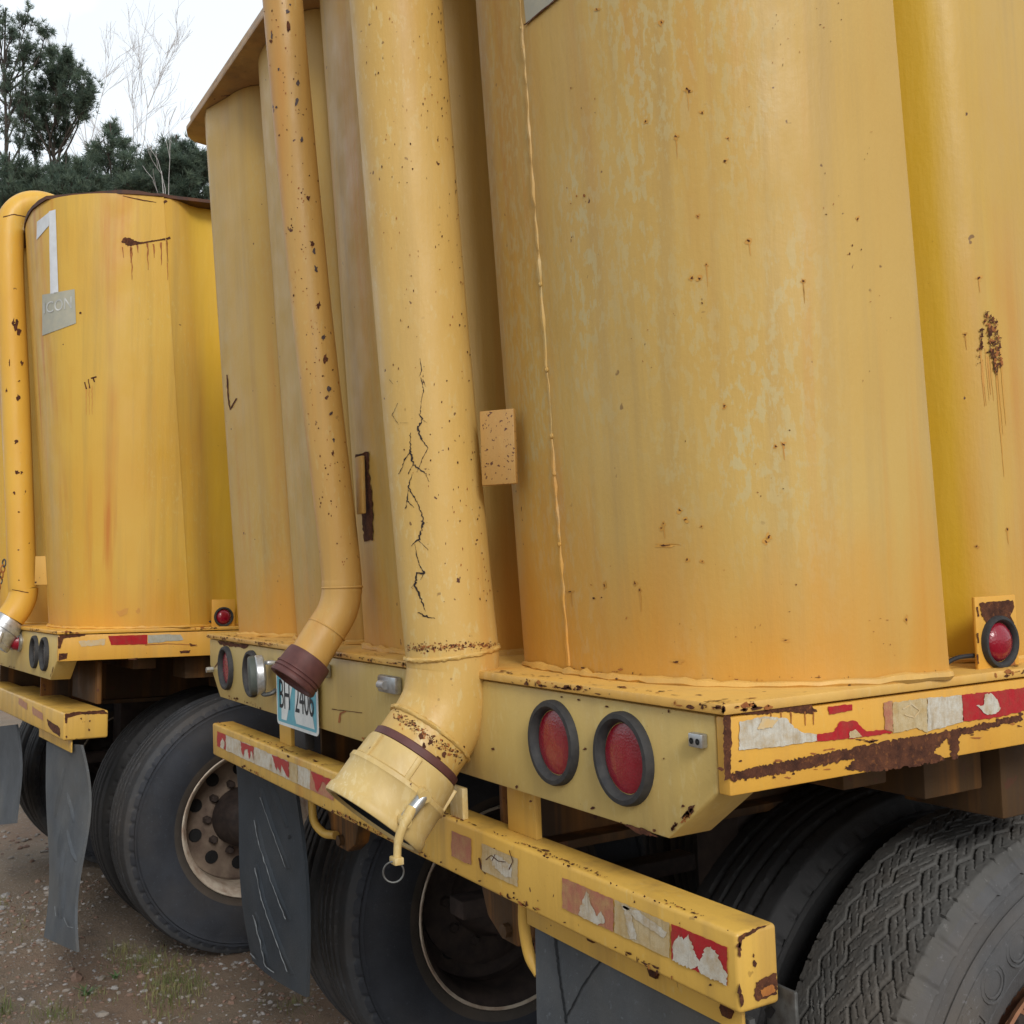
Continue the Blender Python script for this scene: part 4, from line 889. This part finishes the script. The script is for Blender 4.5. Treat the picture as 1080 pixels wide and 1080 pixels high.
BS.poly(TPS[11], [onb(657, .3), onb(664, .28), onb(668, .5), onb(672, .7), onb(664, .72)], M['tape_white'], 1, 2, .0024); BS.poly(TPS[11], [onb(655, .3), onb(672, .28), onb(704, .4), onb(700, .5), onb(672, .42)], M['tape_white'], 1, 2, .0024)
BS.poly(TPS[9], [onb(516, .45), onb(524, .35), onb(540, .4), onb(540, .62), onb(532, .66), onb(522, .6)], M['tape_white'], 1.2, 2, .0024)
for a in ([(512, 907), (518, 902), (525, 908), (533, 909)], [(537, 897), (541, 908), (537, 917)], [(522, 901), (519, 908)]): BS.ribbon(TPS[9], a, .9, M['rust'], .003)
for t_ in TPS:
    if t_.v: t_.build('reflective_tape', bump_, 0)
for x in (-.565, -1.80):
    k = MB(); k.box(x - .047, x + .047, .030, .042, 1.079, 1.162, M['bumper'], .002); k.build('bumper_post', near)
k = MB(); k.box(-.772, -.722, .0, .012, 1.079, 1.135, M['coupling'], .002); k.build('bumper_post', near)
k = MB(); k.box(-.545, -.022, .022, .028, .938, .979, M['bumper'], .002); k.box(-.545, -.022, .0285, .05, .972, .979, M['bumper'], .001)
FB = Surf(NEAR, plane=(1, .022)); hb = [FB(*p, 0) for p in ((625, 986), (691, 1023), (768, 1064))]
ha = k.build('flap_hanger', near)
for h in hb:
    q = MB(); q.lathe([(.0115, 0), (.0115, .004), (.0095, .007), (.0005, .0075)], M['rust'], frame_to(h, h + Vector((0, -1, 0))), 6); q.build('bolt', ha)
k = MB(); k.box(-.018, .034, .058, .064, .90, 1.0, M['dull_steel'], .002); FBk = Surf(NEAR, plane=(1, .058)); FBk.poly(k, [(806, 1064), (814, 1061), (818, 1066), (813, 1074), (808, 1073)], M['dark'], .3, 2); k.build('hanger_plate', near)
k = MB(); k.tube(smooth_path([(-.565, .03, .978), (-.568, .03, .93), (-.562, .035, .88), (-.54, .04, .855)], 6), .010, M['bumper'], 10); k.build('hose_loop', near)

# --- mud flaps
f = flap(near, [(-.535, .032, .955), (-.02, .032, .955), (-.02, .02, .33), (-.535, .02, .33)], lambda u, v: .012 * math.sin(3 * v) * u, M['flap_grey'])
S = Surf(NEAR, f.bvh()); S.ribbon(f, [(637, 1009), (616, 1038), (596, 1077)], 1.6, M['groove']); S.ribbon(f, [(585, 980), (592, 1040), (598, 1079)], 2.2, M['groove'])
fo = f.build('mud_flap', near, 60)
f = flap(near, [(-2.395, .05, .985), (-1.80, .05, .985), (-1.763, .045, .425), (-2.235, .045, .385)], lambda u, v: .022 * math.sin(math.pi * v) * (u - .2) + .012 * math.sin(5 * v + 1) * (1 - u) + .05 * (u - .5) ** 2 * v, M['flap'], 14, 26)
S = Surf(NEAR, f.bvh()); z5 = lambda L: [(210 + x / 3.176, 740 + y / 3.176) for x, y in L]
for L_ in ([(206, 290), (250, 430), (300, 560)], [(190, 385), (215, 500), (255, 620), (303, 735)], [(191, 545), (215, 660), (260, 790), (312, 915)], [(187, 705), (210, 800), (232, 890)], [(215, 215), (262, 330), (296, 420)], [(230, 150), (270, 235), (290, 290)],
           [(165, 235), (118, 380)], [(187, 290), (160, 400), (122, 520)], [(189, 460), (165, 570), (130, 700)], [(188, 610), (172, 720), (148, 830)], [(150, 150), (112, 260)], [(186, 745), (176, 830), (165, 880)]):
    S.rib(f, z5(L_), 5.0, .0075, M['flap'])
for L_, w_ in (([(213, 320), (297, 553)], .6), ([(192, 395), (207, 470), (252, 610), (299, 728)], .8), ([(195, 555), (217, 660), (262, 790), (305, 905)], .8), ([(190, 712), (212, 800), (230, 885), (262, 905)], 1.1), ([(180, 838), (200, 862)], 1.0), ([(160, 800), (172, 805)], 1.2)): S.ribbon(f, z5(L_), w_, M['scuff'], .0081, .5, 4)
for p in z5([(303, 454), (110, 360)]): S.blob(f, *p, 1.6, 2.2, M['groove'])
f.build('mud_flap', near, 60)

# --- wheels
zc = .522
wheel(near, -.275, 1, zc, M['tyre_worn'], hero=True, ay=.90)
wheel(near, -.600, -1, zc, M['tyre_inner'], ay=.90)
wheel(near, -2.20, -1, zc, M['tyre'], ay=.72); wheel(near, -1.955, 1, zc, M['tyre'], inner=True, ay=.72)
for x, dy in ((-.80, 0), (-1.66, 0)):
    k = MB(); k.prism([(x - .11, 1.0), (x + .11, 1.0), (x + .11, .90), (x + .085, .845), (x + .03, .815), (x - .03, .815), (x - .085, .845), (x - .11, .90)], 'y', .13, .17, M['frame'], .006)
    k.lathe([(.014, 0), (.014, .012), (.0005, .014)], M['frame'], frame_to((x, .129, .84), (x, .1, .84)), 8); k.build('tow_plate', near)
k = MB(); k.tube(smooth_path([(-1.80, .10, .99), (-1.80, .10, .90), (-1.78, .10, .865), (-1.74, .11, .845), (-1.68, .12, .85)], 6), .011, M['bumper'], 10); k.build('hose_loop', near)
k = MB(); k.lathe([(.0005, -.07), (.05, -.07), (.062, -.05), (.062, .05), (.05, .07), (.0005, .07)], M['drum'], frame_to((-1.12, .40, .80), (-1.0, .40, .80)), 28); k.tube([(-1.0, .4, .80), (-1.0, .42, .72)], .012, M['rust'], 10); k.tube([(-1.07, .36, .74), (-1.07, .36, .68)], .014, M['rust'], 8); k.tube([(-1.16, .36, .74), (-1.16, .36, .69)], .014, M['rust'], 8)
k.build('brake_chamber', near)

# ------------------------------------------------------------------ far trailer fittings
FP = Surf(FAR, plane=(1, 0.0))
for x in (-.216, -.399): lamp(far, 'tail_lamp', (x, -.001, 1.2565), (0, -1, 0), .0655, 'dark_lens', label='dark tail lamp with its lens missing')
for x in (-1.976, -2.235): lamp(far, 'tail_lamp', (x, -.001, 1.2565), (0, -1, 0), .0655, 'lens')
for x in (-.70, -.86):
    k = MB(); k.lathe([(.034, 0), (.036, .012), (.030, .03), (.016, .044), (.0005, .048)], M['lens'], frame_to((x, -.002, 1.285), (x, -.1, 1.285)), 28); k.lathe([(.040, -.001), (.041, .008), (.036, .012)], M['steel'], frame_to((x, -.002, 1.285), (x, -.1, 1.285)), 28); k.build('marker_lamp', far)
bu = MB(); bu.box(-1.30, .02, .02, .180, .948, 1.050, M['bumper'], .008, 3); bu.box(-2.38, -1.302, .018, .13, .95, 1.048, M['bumper'], .006)
fe = Surf(FAR, plane=(0, .02)); z2 = lambda L: [(x / 3.857, 570 + y / 3.857) for x, y in L]
fe.poly(bu, z2([(264, 706), (300, 698), (425, 690), (440, 705), (330, 708), (275, 722), (272, 745), (264, 742)]), M['rust'], .4, 1.5)
for p in z2([(330, 725), (365, 735), (362, 770), (270, 800)]): fe.blob(bu, *p, 1, 1.2, M['rust'])
fb = Surf(FAR, plane=(1, .02))
for p in ([(75, 640), (110, 662), (110, 690), (76, 668)], [(130, 674), (175, 704), (175, 734), (132, 706)]): fb.poly(bu, z2(p), M['tape_faded'], .4, 2)
fb.poly(bu, z2([(190, 725), (240, 760), (245, 800), (215, 780), (195, 750)]), M['rust'], .6, 2)
bu.build('bumper', far)
for x in (-1.82,):
    k = MB(); k.box(x - .045, x + .045, .03, .07, 1.052, 1.162, M['bumper'], .004); k.build('bumper_post', far)
mb = MB()
P = smooth_path([(x_, y_ + .042, z_) for x_, y_, z_ in [(-.70, .20, 3.085), (-.70, .11, 3.15), (-.70, .01, 3.185), (-.70, -.07, 3.165), (-.70, -.122, 3.09), (-.70, -.126, 2.95), (-.70, -.116, 2.75), (-.70, -.085, 2.3), (-.70, -.045, 1.593), (-.70, -.036, 1.50), (-.70, -.052, 1.44), (-.70, -.085, 1.385)]], 10)
mb.tube(P, .057, M['pipe3'], 40); GS = Surf(FAR, mb.bvh(), off=.001)
z5b = lambda L: [(x / 4, 350 + y / 4) for x, y in L]
for (x, y, rx, ry) in [(17, 345, 3, 10), (20, 352, 3, 6), (14, 340, 2, 5), (23, 383, 2, 3), (10, 383, 1.2, 4), (19, 420, 2.6, 5), (7, 412, 1.4, 3), (17, 466, 2.4, 3), (18, 498, 3, 2.4), (23, 498, 2, 2.5), (15, 520, 1.8, 2.4), (20, 402, 1.4, 1.4), (20, 540, 1.4, 1), (20, 612, 1.2, 1)]: GS.blob(mb, x, y, rx * .7, ry * .7, M['rust'], jag=.6)
GS.ribbon(mb, [(3, 229), (15, 226), (28, 229)], 1.0, M['rust']); GS.ribbon(mb, [(13, 622), (30, 625)], .9, M['rust'])
p3 = mb.build('discharge_pipe', far, 50)
k = MB(); k.lathe([(.058, -.01), (.066, -.006), (.068, .02), (.074, .022), (.075, .04), (.070, .044), (.072, .09), (.078, .094), (.078, .112), (.06, .112), (.055, .06), (.0005, .06)], M['chrome'], frame_to((-.70, -.050, 1.376), (-.70, -.106, 1.30)), 40)
k.tube([(-.63, -.088, 1.33), (-.62, -.118, 1.25), (-.62, -.123, 1.22)], .011, M['chrome'], 10); k.tube([(-.77, -.088, 1.33), (-.78, -.118, 1.25)], .011, M['chrome'], 10); k.build('cam_coupling', far)
k = MB(); k.box(-.035, .03, -.006, .006, -.06, .06, M['deck'], .002, T=Matrix.Translation((-.575, .055, 1.585)) @ Matrix.Rotation(rad(38), 4, 'Z')); k.build('pipe_bracket', far)
FC = Surf(FAR, plane=(1, .065)); cn = lambda L: [FC(*p, 0) for p in L]
f = flap(far, cn([(49, 782), (85, 786), (99, 1001), (60, 986)]), lambda u, v: .03 * math.sin(6 * v) * (u - .3) - .05 * v * v, M['flap_grey'], 8, 20)
S = Surf(FAR, f.bvh()); z3_ = lambda L: [(x / 3.857, 800 + y / 3.857) for x, y in L]
for L_ in ([(262, 40), (240, 150), (222, 240)], [(270, 190), (245, 330), (236, 400)], [(272, 140), (292, 205), (300, 260)], [(266, 340), (252, 440), (244, 520)], [(270, 290), (296, 380), (310, 420)], [(275, 455), (296, 530), (325, 560)], [(268, 500), (256, 590), (250, 650)], [(268, 635), (286, 685), (320, 700)], [(325, 630), (350, 690), (372, 730)]): S.rib(f, z3_(L_), 3.4, .008, M['flap_grey'])
for L_ in ([(280, 470), (297, 530), (322, 552)], [(270, 645), (286, 682), (315, 692)], [(332, 642), (352, 690), (368, 722)], [(232, 600), (238, 640)]): S.ribbon(f, z3_(L_), .8, M['scuff'], .0085, .4, 4)
f.build('mud_flap', far, 60)
f = flap(far, cn([(-34, 770), (17, 764), (19, 868), (-26, 872)]), lambda u, v: .015 * math.sin(4 * v), M['flap_grey'], 6, 12); f.build('mud_flap', far, 60)
k = MB(); k.box(-.56, .0, .052, .058, .90, .947, M['bumper'], .002); k.build('flap_hanger', far)
zc = .522 + .026; FY = AXLE_Y + .045
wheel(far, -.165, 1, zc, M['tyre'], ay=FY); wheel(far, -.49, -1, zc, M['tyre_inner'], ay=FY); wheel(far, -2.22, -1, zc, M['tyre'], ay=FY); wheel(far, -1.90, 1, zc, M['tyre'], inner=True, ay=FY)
k = MB(); k.box(-.52, -.12, .17, .19, 1.06, 1.226, M['frame'], .006); k.build('mounting_plate', far)
for root in (near, far):                                            # unseen second axle, added to block light under the deck
    for o in [o_ for o_ in root.children if o_.name.split('.')[0] in ('wheel', 'axle')]:
        c = o.copy(); COL.objects.link(c); c.parent = root; c.location = (0, 1.30, -.045 if root is far else 0)
        for g_ in o.children:
            e = g_.copy(); COL.objects.link(e); e.parent = c

# chain hanging by the far coupling
cm = MB(); c0 = Vector((-.79, -.058, 1.62)); c1 = Vector((-.80, -.093, 1.42))
for i in range(9):
    p = c0.lerp(c1, i / 8); T = Matrix.Translation(p) @ Matrix.Rotation(rad(90) * (i % 2) + .5, 4, 'Z') @ Matrix.Rotation(rad(90), 4, 'X')
    torus(cm, T, .0115, .0032, M['rust_orange'] if i % 3 else M['dull_steel'], 16, 6, .85, 1.35)
cm2 = MB()
for i in range(6):
    p = Vector((-.77, -.123, 1.215 - .026 * i)); T = Matrix.Translation(p) @ Matrix.Rotation(rad(90) * (i % 2) + .5, 4, 'Z') @ Matrix.Rotation(rad(90), 4, 'X'); torus(cm2, T, .0115, .0032, M['dull_steel'], 16, 6, .85, 1.35)
ch = cm2.build('chain'); ch.matrix_world = FAR; tag(ch, 'short grey chain dangling below the metal coupling of the farther trailer', 'chain')
ch = cm.build('chain'); ch.matrix_world = FAR; tag(ch, 'rusty link chain hanging behind the bent pipe of the farther trailer', 'chain')

# ------------------------------------------------------------------ loose stones and weeds
sm_ = []
for i, (cA, cB) in enumerate((((.28, .245, .21), (.18, .155, .135)), ((.34, .32, .305), (.22, .205, .195)), ((.24, .155, .115), (.16, .105, .08)), ((.46, .44, .42), (.33, .31, .30)))):
    sm_.append(simple('stone_%s' % ('tan', 'grey', 'brown', 'pale')[i], cA, .9, col2=cB, scale=30, spec=.2))
gr = MB(); rs = random.Random(11); t_ = (1 + 5 ** .5) / 2
ICO = [Vector(v).normalized() for v in ((-1, t_, 0), (1, t_, 0), (-1, -t_, 0), (1, -t_, 0), (0, -1, t_), (0, 1, t_), (0, -1, -t_), (0, 1, -t_), (t_, 0, -1), (t_, 0, 1), (-t_, 0, -1), (-t_, 0, 1))]
IF = [(0, 11, 5), (0, 5, 1), (0, 1, 7), (0, 7, 10), (0, 10, 11), (1, 5, 9), (5, 11, 4), (11, 10, 2), (10, 7, 6), (7, 1, 8), (3, 9, 4), (3, 4, 2), (3, 2, 6), (3, 6, 8), (3, 8, 9), (4, 9, 5), (2, 4, 11), (6, 2, 10), (8, 6, 7), (9, 8, 1)]
def stones(nn, fx, fy, smin, smax):
    for _ in range(nn):
        x, y = fx(), fy()
        if mnoise.noise(Vector((x * 1.3, y * 1.3, 7))) < -.12 and rs.random() < .8: continue
        s = smin + (smax - smin) * rs.random() ** 3.2; z = ground_h(x, y); R = Matrix.Rotation(rs.random() * 6.3, 3, 'Z') @ Matrix.Rotation(rs.uniform(-.5, .5), 3, 'X')
        sc_ = Vector((s * rs.uniform(.7, 1.3), s * rs.uniform(.6, 1.1), s * rs.uniform(.35, .7)))
        gr.add([Vector((x, y, z + s * .12)) + R @ Vector((v.x * sc_.x * rs.uniform(.8, 1.2), v.y * sc_.y * rs.uniform(.8, 1.2), v.z * sc_.z * rs.uniform(.8, 1.2))) for v in ICO], IF, rs.choices(sm_, (6, 3, 5, .25))[0])
stones(7000, lambda: rs.uniform(-5.0, -2.2), lambda: rs.uniform(-1.0, 1.0), .002, .0145)
stones(4200, lambda: rs.uniform(-8.5, -4.0), lambda: rs.uniform(-1.3, 1.4), .003, .022)
stones(260, lambda: rs.uniform(-7.5, -2.4), lambda: rs.uniform(-1.0, 1.0), .012, .034)
stones(500, lambda: rs.uniform(-2, 1.0), lambda: rs.uniform(-2, .5), .003, .014)
tag(gr.build('gravel', smooth=0), None, None, kind='stuff')
gA = simple('grass_blade', (.085, .115, .030), .7, col2=(.20, .18, .07), scale=6); gB = simple('weed_leaf', (.09, .16, .055), .6, col2=(.06, .11, .04), scale=20)
gs = MB()
def blade(x, y, h, lean, a, wd, m):
    z = ground_h(x, y) - .002; dx, dy = math.cos(a), math.sin(a); px, py = -dy * wd, dx * wd
    vs = []
    for t in (0, .4, .75, 1):
        k = lean * t * t; ww = (1 - t) ** .7 if t < 1 else .02
        vs += [(x + dx * k - px * ww, y + dy * k - py * ww, z + h * t), (x + dx * k + px * ww, y + dy * k + py * ww, z + h * t)]
    gs.add(vs, [(0, 1, 3, 2), (2, 3, 5, 4), (4, 5, 7, 6)], m)
GP = Surf(I4, plane=(2, 0.0), off=0)
for (px, py, sx, sy, n_) in ((175, 1050, 16, 14, 520), (150, 1015, 18, 8, 300), (125, 1005, 12, 6, 120), (190, 1030, 14, 10, 200), (5, 1065, 5, 10, 120), (60, 1070, 16, 6, 160), (100, 1050, 12, 5, 60), (205, 1045, 10, 8, 120), (3, 955, 4, 4, 40), (20, 980, 10, 8, 50), (310, 1065, 12, 6, 60)):
    for _ in range(n_):
        p = GP(px + rs.gauss(0, sx), py + rs.gauss(0, sy)); blade(p.x, p.y, rs.uniform(.008, .045), rs.uniform(0, .04), rs.random() * 6.3, rs.uniform(.0008, .002), gA)
tag(gs.build('grass'), None, None, kind='stuff')
def weed(px, py, label, n_=12, s=.03):
    global gs
    gs = MB(); p = GP(px, py)
    for i in range(n_):
        a = 6.28 * i / n_ + rs.uniform(-.2, .2); blade(p.x + rs.uniform(-.01, .01), p.y + rs.uniform(-.01, .01), s * rs.uniform(.35, .9), s * rs.uniform(.8, 1.6), a, s * rs.uniform(.12, .22), gB)
    me = gs.build('weed'); tag(me, label, 'weed', 'small weeds in the gravel')
weed(378, 1046, 'small leafy green weed at the foot of the chevron mud flap', 16, .045)
weed(90, 1048, 'pale green weed on the reddish dirt left of the grass patch', 12, .04)
weed(122, 1030, 'tiny weed with pale tips beside the big tyre of the farther trailer', 10, .03)

# ------------------------------------------------------------------ trees behind
def leafy(name, col, amt=.55):
    m, nt, b = new_mat(name); tc = N(nt, 'ShaderNodeTexCoord').outputs['Object']
    c = mix(nt, ramp(nt, texn(nt, tc, 2.5, 4, .6), .35, .65), col, tuple(x * .6 for x in col)); nt.links.new(c, b.inputs['Base Color']); b.inputs['Roughness'].default_value = .6; b.inputs['Specular IOR Level'].default_value = .3
    t = N(nt, 'ShaderNodeBsdfTranslucent'); nt.links.new(c, t.inputs['Color']); x = N(nt, 'ShaderNodeMixShader'); x.inputs[0].default_value = amt
    nt.links.new(b.outputs[0], x.inputs[1]); nt.links.new(t.outputs[0], x.inputs[2]); nt.links.new(x.outputs[0], nt.nodes['Material Output'].inputs['Surface']); return m
bark = simple('pine_bark', (.075, .060, .050), .9, col2=(.045, .036, .03), scale=3)
pale = simple('bare_twig', (.52, .50, .49), .9, col2=(.42, .40, .39), scale=3)
needles = []
for i, cN in enumerate(((.16, .21, .155), (.125, .18, .135), (.18, .235, .16))):
    needles.append(leafy('pine_needles_%s' % ('mid', 'dark', 'light')[i], cN))
def at(px, py, D): return CAM + ((px - 540) * RGT - (py - 540) * UPV + FPX * FWD) / FPX * D
def limb(mb, a, b, r0, r1, sag=.15, n=6, k=6, m=None):
    d_ = b - a; L_ = d_.length; side = Vector((rs.uniform(-1, 1), rs.uniform(-1, 1), rs.uniform(-.6, .4))) * L_ * sag
    P = [a + d_ * t + side * math.sin(math.pi * t) * (1 - .4 * t) + Vector([rs.uniform(-1, 1) for _ in range(3)]) * L_ * .012 for t in [i / n for i in range(n + 1)]]
    mb.tube(P, [r0 + (r1 - r0) * i / n for i in range(n + 1)], m or bark, k, cap=False); return P
def tuft(mb, p, d_, s, m, n=13):
    vs = []; fs = []
    for _ in range(n):
        v = (d_ * .7 + Vector((rs.gauss(0, 1), rs.gauss(0, 1), rs.gauss(.25, 1))) * .62).normalized() * s * rs.uniform(.6, 1.15)
        q = v.cross(Vector((rs.gauss(0, 1), rs.gauss(0, 1), rs.gauss(0, 1)))).normalized() * s * .038
        o = len(vs); vs += [p - q, p + q, p + v * .6 + q * .8, p + v, p + v * .6 - q * .8]; fs.append((o, o + 1, o + 2, o + 3, o + 4))
    mb.add(vs, fs, m)
def pine(name, label, D, base, top, clumps, low=0, dens=1., r0=.16, fill=()):
    """clumps: (px, py, radius px) of the needle masses as they stand in the crown at distance D"""
    foot = at(*base, D); foot.z = 0; tip = at(*top, D); root = empty(name, foot)
    inv = Matrix.Translation(-foot); tr = MB(); fo = MB()
    n = 10; P = [foot.lerp(tip, i / n) + Vector((rs.uniform(-1, 1), rs.uniform(-1, 1), 0)) * .10 * (1 if 0 < i < n else 0) for i in range(n + 1)]
    tr.tube(P, [r0 * (1 - .88 * i / n) for i in range(n + 1)], bark, 9)
    cl = [(at(x, y, D + rs.uniform(-.05, .05) * D * .6), r / FPX * D) for x, y, r in clumps]
    H = tip.z
    for x_, y_, n_ in fill:
        for q_ in range(n_): cl.append((at(x_ + rs.gauss(0, 13), y_ + rs.gauss(0, 8), D + rs.uniform(-1.5, 1.5)), 12 / FPX * D))
    for _ in range(low):
        cl.append((Vector((foot.x + rs.gauss(0, 1.1), foot.y + rs.gauss(0, 1.1), rs.uniform(.25, .62) * H)), rs.uniform(.45, .8)))
    for c_, r in cl:
        zt = max(1.0, min(H * .97, c_.z - rs.uniform(.5, 1.9) - .25 * (Vector((c_.x, c_.y, 0)) - Vector((foot.x, foot.y, 0))).length)); t = zt / H; s0 = foot.lerp(tip, t)
        B = limb(tr, s0, c_, .045 * (1 - .6 * t) + .012, .012, .16)
        for k in range(int(11 * dens)):
            e = c_ + Vector((rs.gauss(0, 1), rs.gauss(0, 1), rs.gauss(0, .75))) * r * .62; st_ = B[rs.randint(3, 6)]
            limb(tr, st_, e, .011, .004, .12, 3, 4)
            for q in range(int(7 * dens)):
                t2 = rs.uniform(.35, 1.05); p = st_.lerp(e, t2) + Vector((rs.gauss(0, 1), rs.gauss(0, 1), rs.gauss(0, 1))) * r * .18
                tuft(fo, p, (e - st_).normalized(), rs.uniform(.13, .23), rs.choice(needles), 15)
    for b_ in (tr, fo): b_.v = [tuple(Vector(v) - foot) for v in b_.v]
    tr.build('trunk', root, 60); fo.build('crown', root, 0)
    tag(root, label, 'tree', 'trees behind the trailers')
def bare(label, D, base, top, spread, nb, seed, r0=.07):
    foot = at(*base, D); foot.z = 0; tip = at(*top, D); root = empty('bare_tree', foot); tr = MB(); rr_ = random.Random(seed)
    def grow(a, d_, L_, r, lvl):
        n = 5; P = [a]
        dd = d_.copy()
        for i in range(n): dd = (dd + Vector((rr_.gauss(0, .10), rr_.gauss(0, .10), rr_.gauss(.03, .06)))).normalized(); P.append(P[-1] + dd * L_ / n)
        tr.tube(P, [max(.0045, r * (1 - .7 * i / n)) for i in range(n + 1)], pale, 4, cap=False)
        if lvl == 0: return
        for k in range(nb if lvl > 1 else nb + 1):
            i = rr_.randint(1, n); dv = (dd + Vector((rr_.gauss(0, .55), rr_.gauss(0, .55), rr_.gauss(.2, .3))) * spread + dd * .35).normalized(); grow(P[i], dv, L_ * rr_.uniform(.35, .6), r * .5, lvl - 1)
    H = (tip - foot).length; tr.tube([foot, foot.lerp(tip, .66)], [r0, r0 * .8], pale, 7, cap=False); grow(foot.lerp(tip, .66), (tip - foot).normalized(), H * .30, r0 * .8, 3)
    tr.v = [tuple(Vector(v) - foot) for v in tr.v]; tr.build('branches', root, 60); tag(root, label, 'bare tree', 'trees behind the trailers')
D = 34.
pine('pine_tree', 'tall thin pine with sparse top at the left edge of the view', D, (0, 400), (6, 8), [(4, 15, 9), (28, 20, 9), (15, 35, 10), (35, 45, 9), (48, 32, 7), (10, 60, 10), (3, 90, 14), (28, 85, 10), (6, 130, 13), (-12, 30, 12), (-20, 70, 15), (-10, 110, 15), (-25, 140, 16), (16, 110, 10), (22, 50, 9), (40, 62, 9), (12, 78, 10), (30, 108, 11), (20, 140, 12)], 6, .95)
pine('pine_tree', 'dark round headed pine with many rising limbs, left of the bare tree', D + 1, (38, 420), (62, 62), [(55, 56, 9), (65, 64, 12), (78, 74, 12), (88, 88, 13), (94, 104, 10), (77, 95, 12), (62, 88, 12), (47, 95, 11), (40, 108, 11), (60, 112, 10), (84, 116, 10), (30, 122, 11), (48, 132, 9), (22, 105, 9), (36, 148, 9), (58, 150, 7), (70, 134, 7), (72, 60, 9), (92, 98, 9), (52, 74, 10), (68, 100, 10)], 4, 1.3)
pine('pine_tree', 'low dark pine crown in front of the bare tree', D - 5, (118, 420), (116, 130), [(110, 148, 12), (118, 138, 9), (132, 153, 10), (100, 160, 10), (115, 166, 13), (136, 168, 11), (95, 176, 12), (125, 182, 13), (146, 186, 12)], 6, 1.1, fill=((110, 200, 7), (140, 200, 6)))
pine('pine_tree', 'bushy green pine just left of the nearest tank roof', D - 7, (188, 420), (186, 142), [(165, 163, 12), (180, 155, 12), (195, 158, 12), (207, 168, 12), (212, 184, 13), (186, 178, 15), (162, 184, 13), (152, 172, 9), (198, 190, 15), (176, 194, 14), (222, 165, 14), (232, 180, 16)], 6, 1.25, fill=((165, 205, 8), (200, 208, 8), (190, 170, 4)))
pine('pine_tree', 'short pine low at the left edge above the bent pipe', D - 8, (8, 430), (10, 160), [(8, 175, 14), (25, 178, 13), (-8, 180, 16), (14, 192, 15), (35, 190, 14), (-14, 195, 15)], 6, 1.1, fill=((10, 210, 7), (35, 205, 6)))
pine('pine_tree', 'short pine low behind the rim of the farther tank', D - 8, (70, 430), (70, 158), [(52, 176, 13), (70, 172, 12), (86, 180, 13), (60, 190, 14), (80, 192, 14), (100, 190, 13), (45, 192, 12)], 6, 1.1, fill=((60, 205, 7), (85, 205, 6)))
bare('tall pale leafless tree between the dark pine and the tank', D + 8, (92, 420), (112, 56), .8, 7, 5, .045)
bare('lower leafless tree with fine grey twigs at the right of the taller bare one', D + 9, (126, 420), (136, 88), .8, 7, 9, .04)
bare('small whitish leafless sapling against the bushy green pine', D - 10, (158, 420), (176, 160), .8, 2, 14, .03)
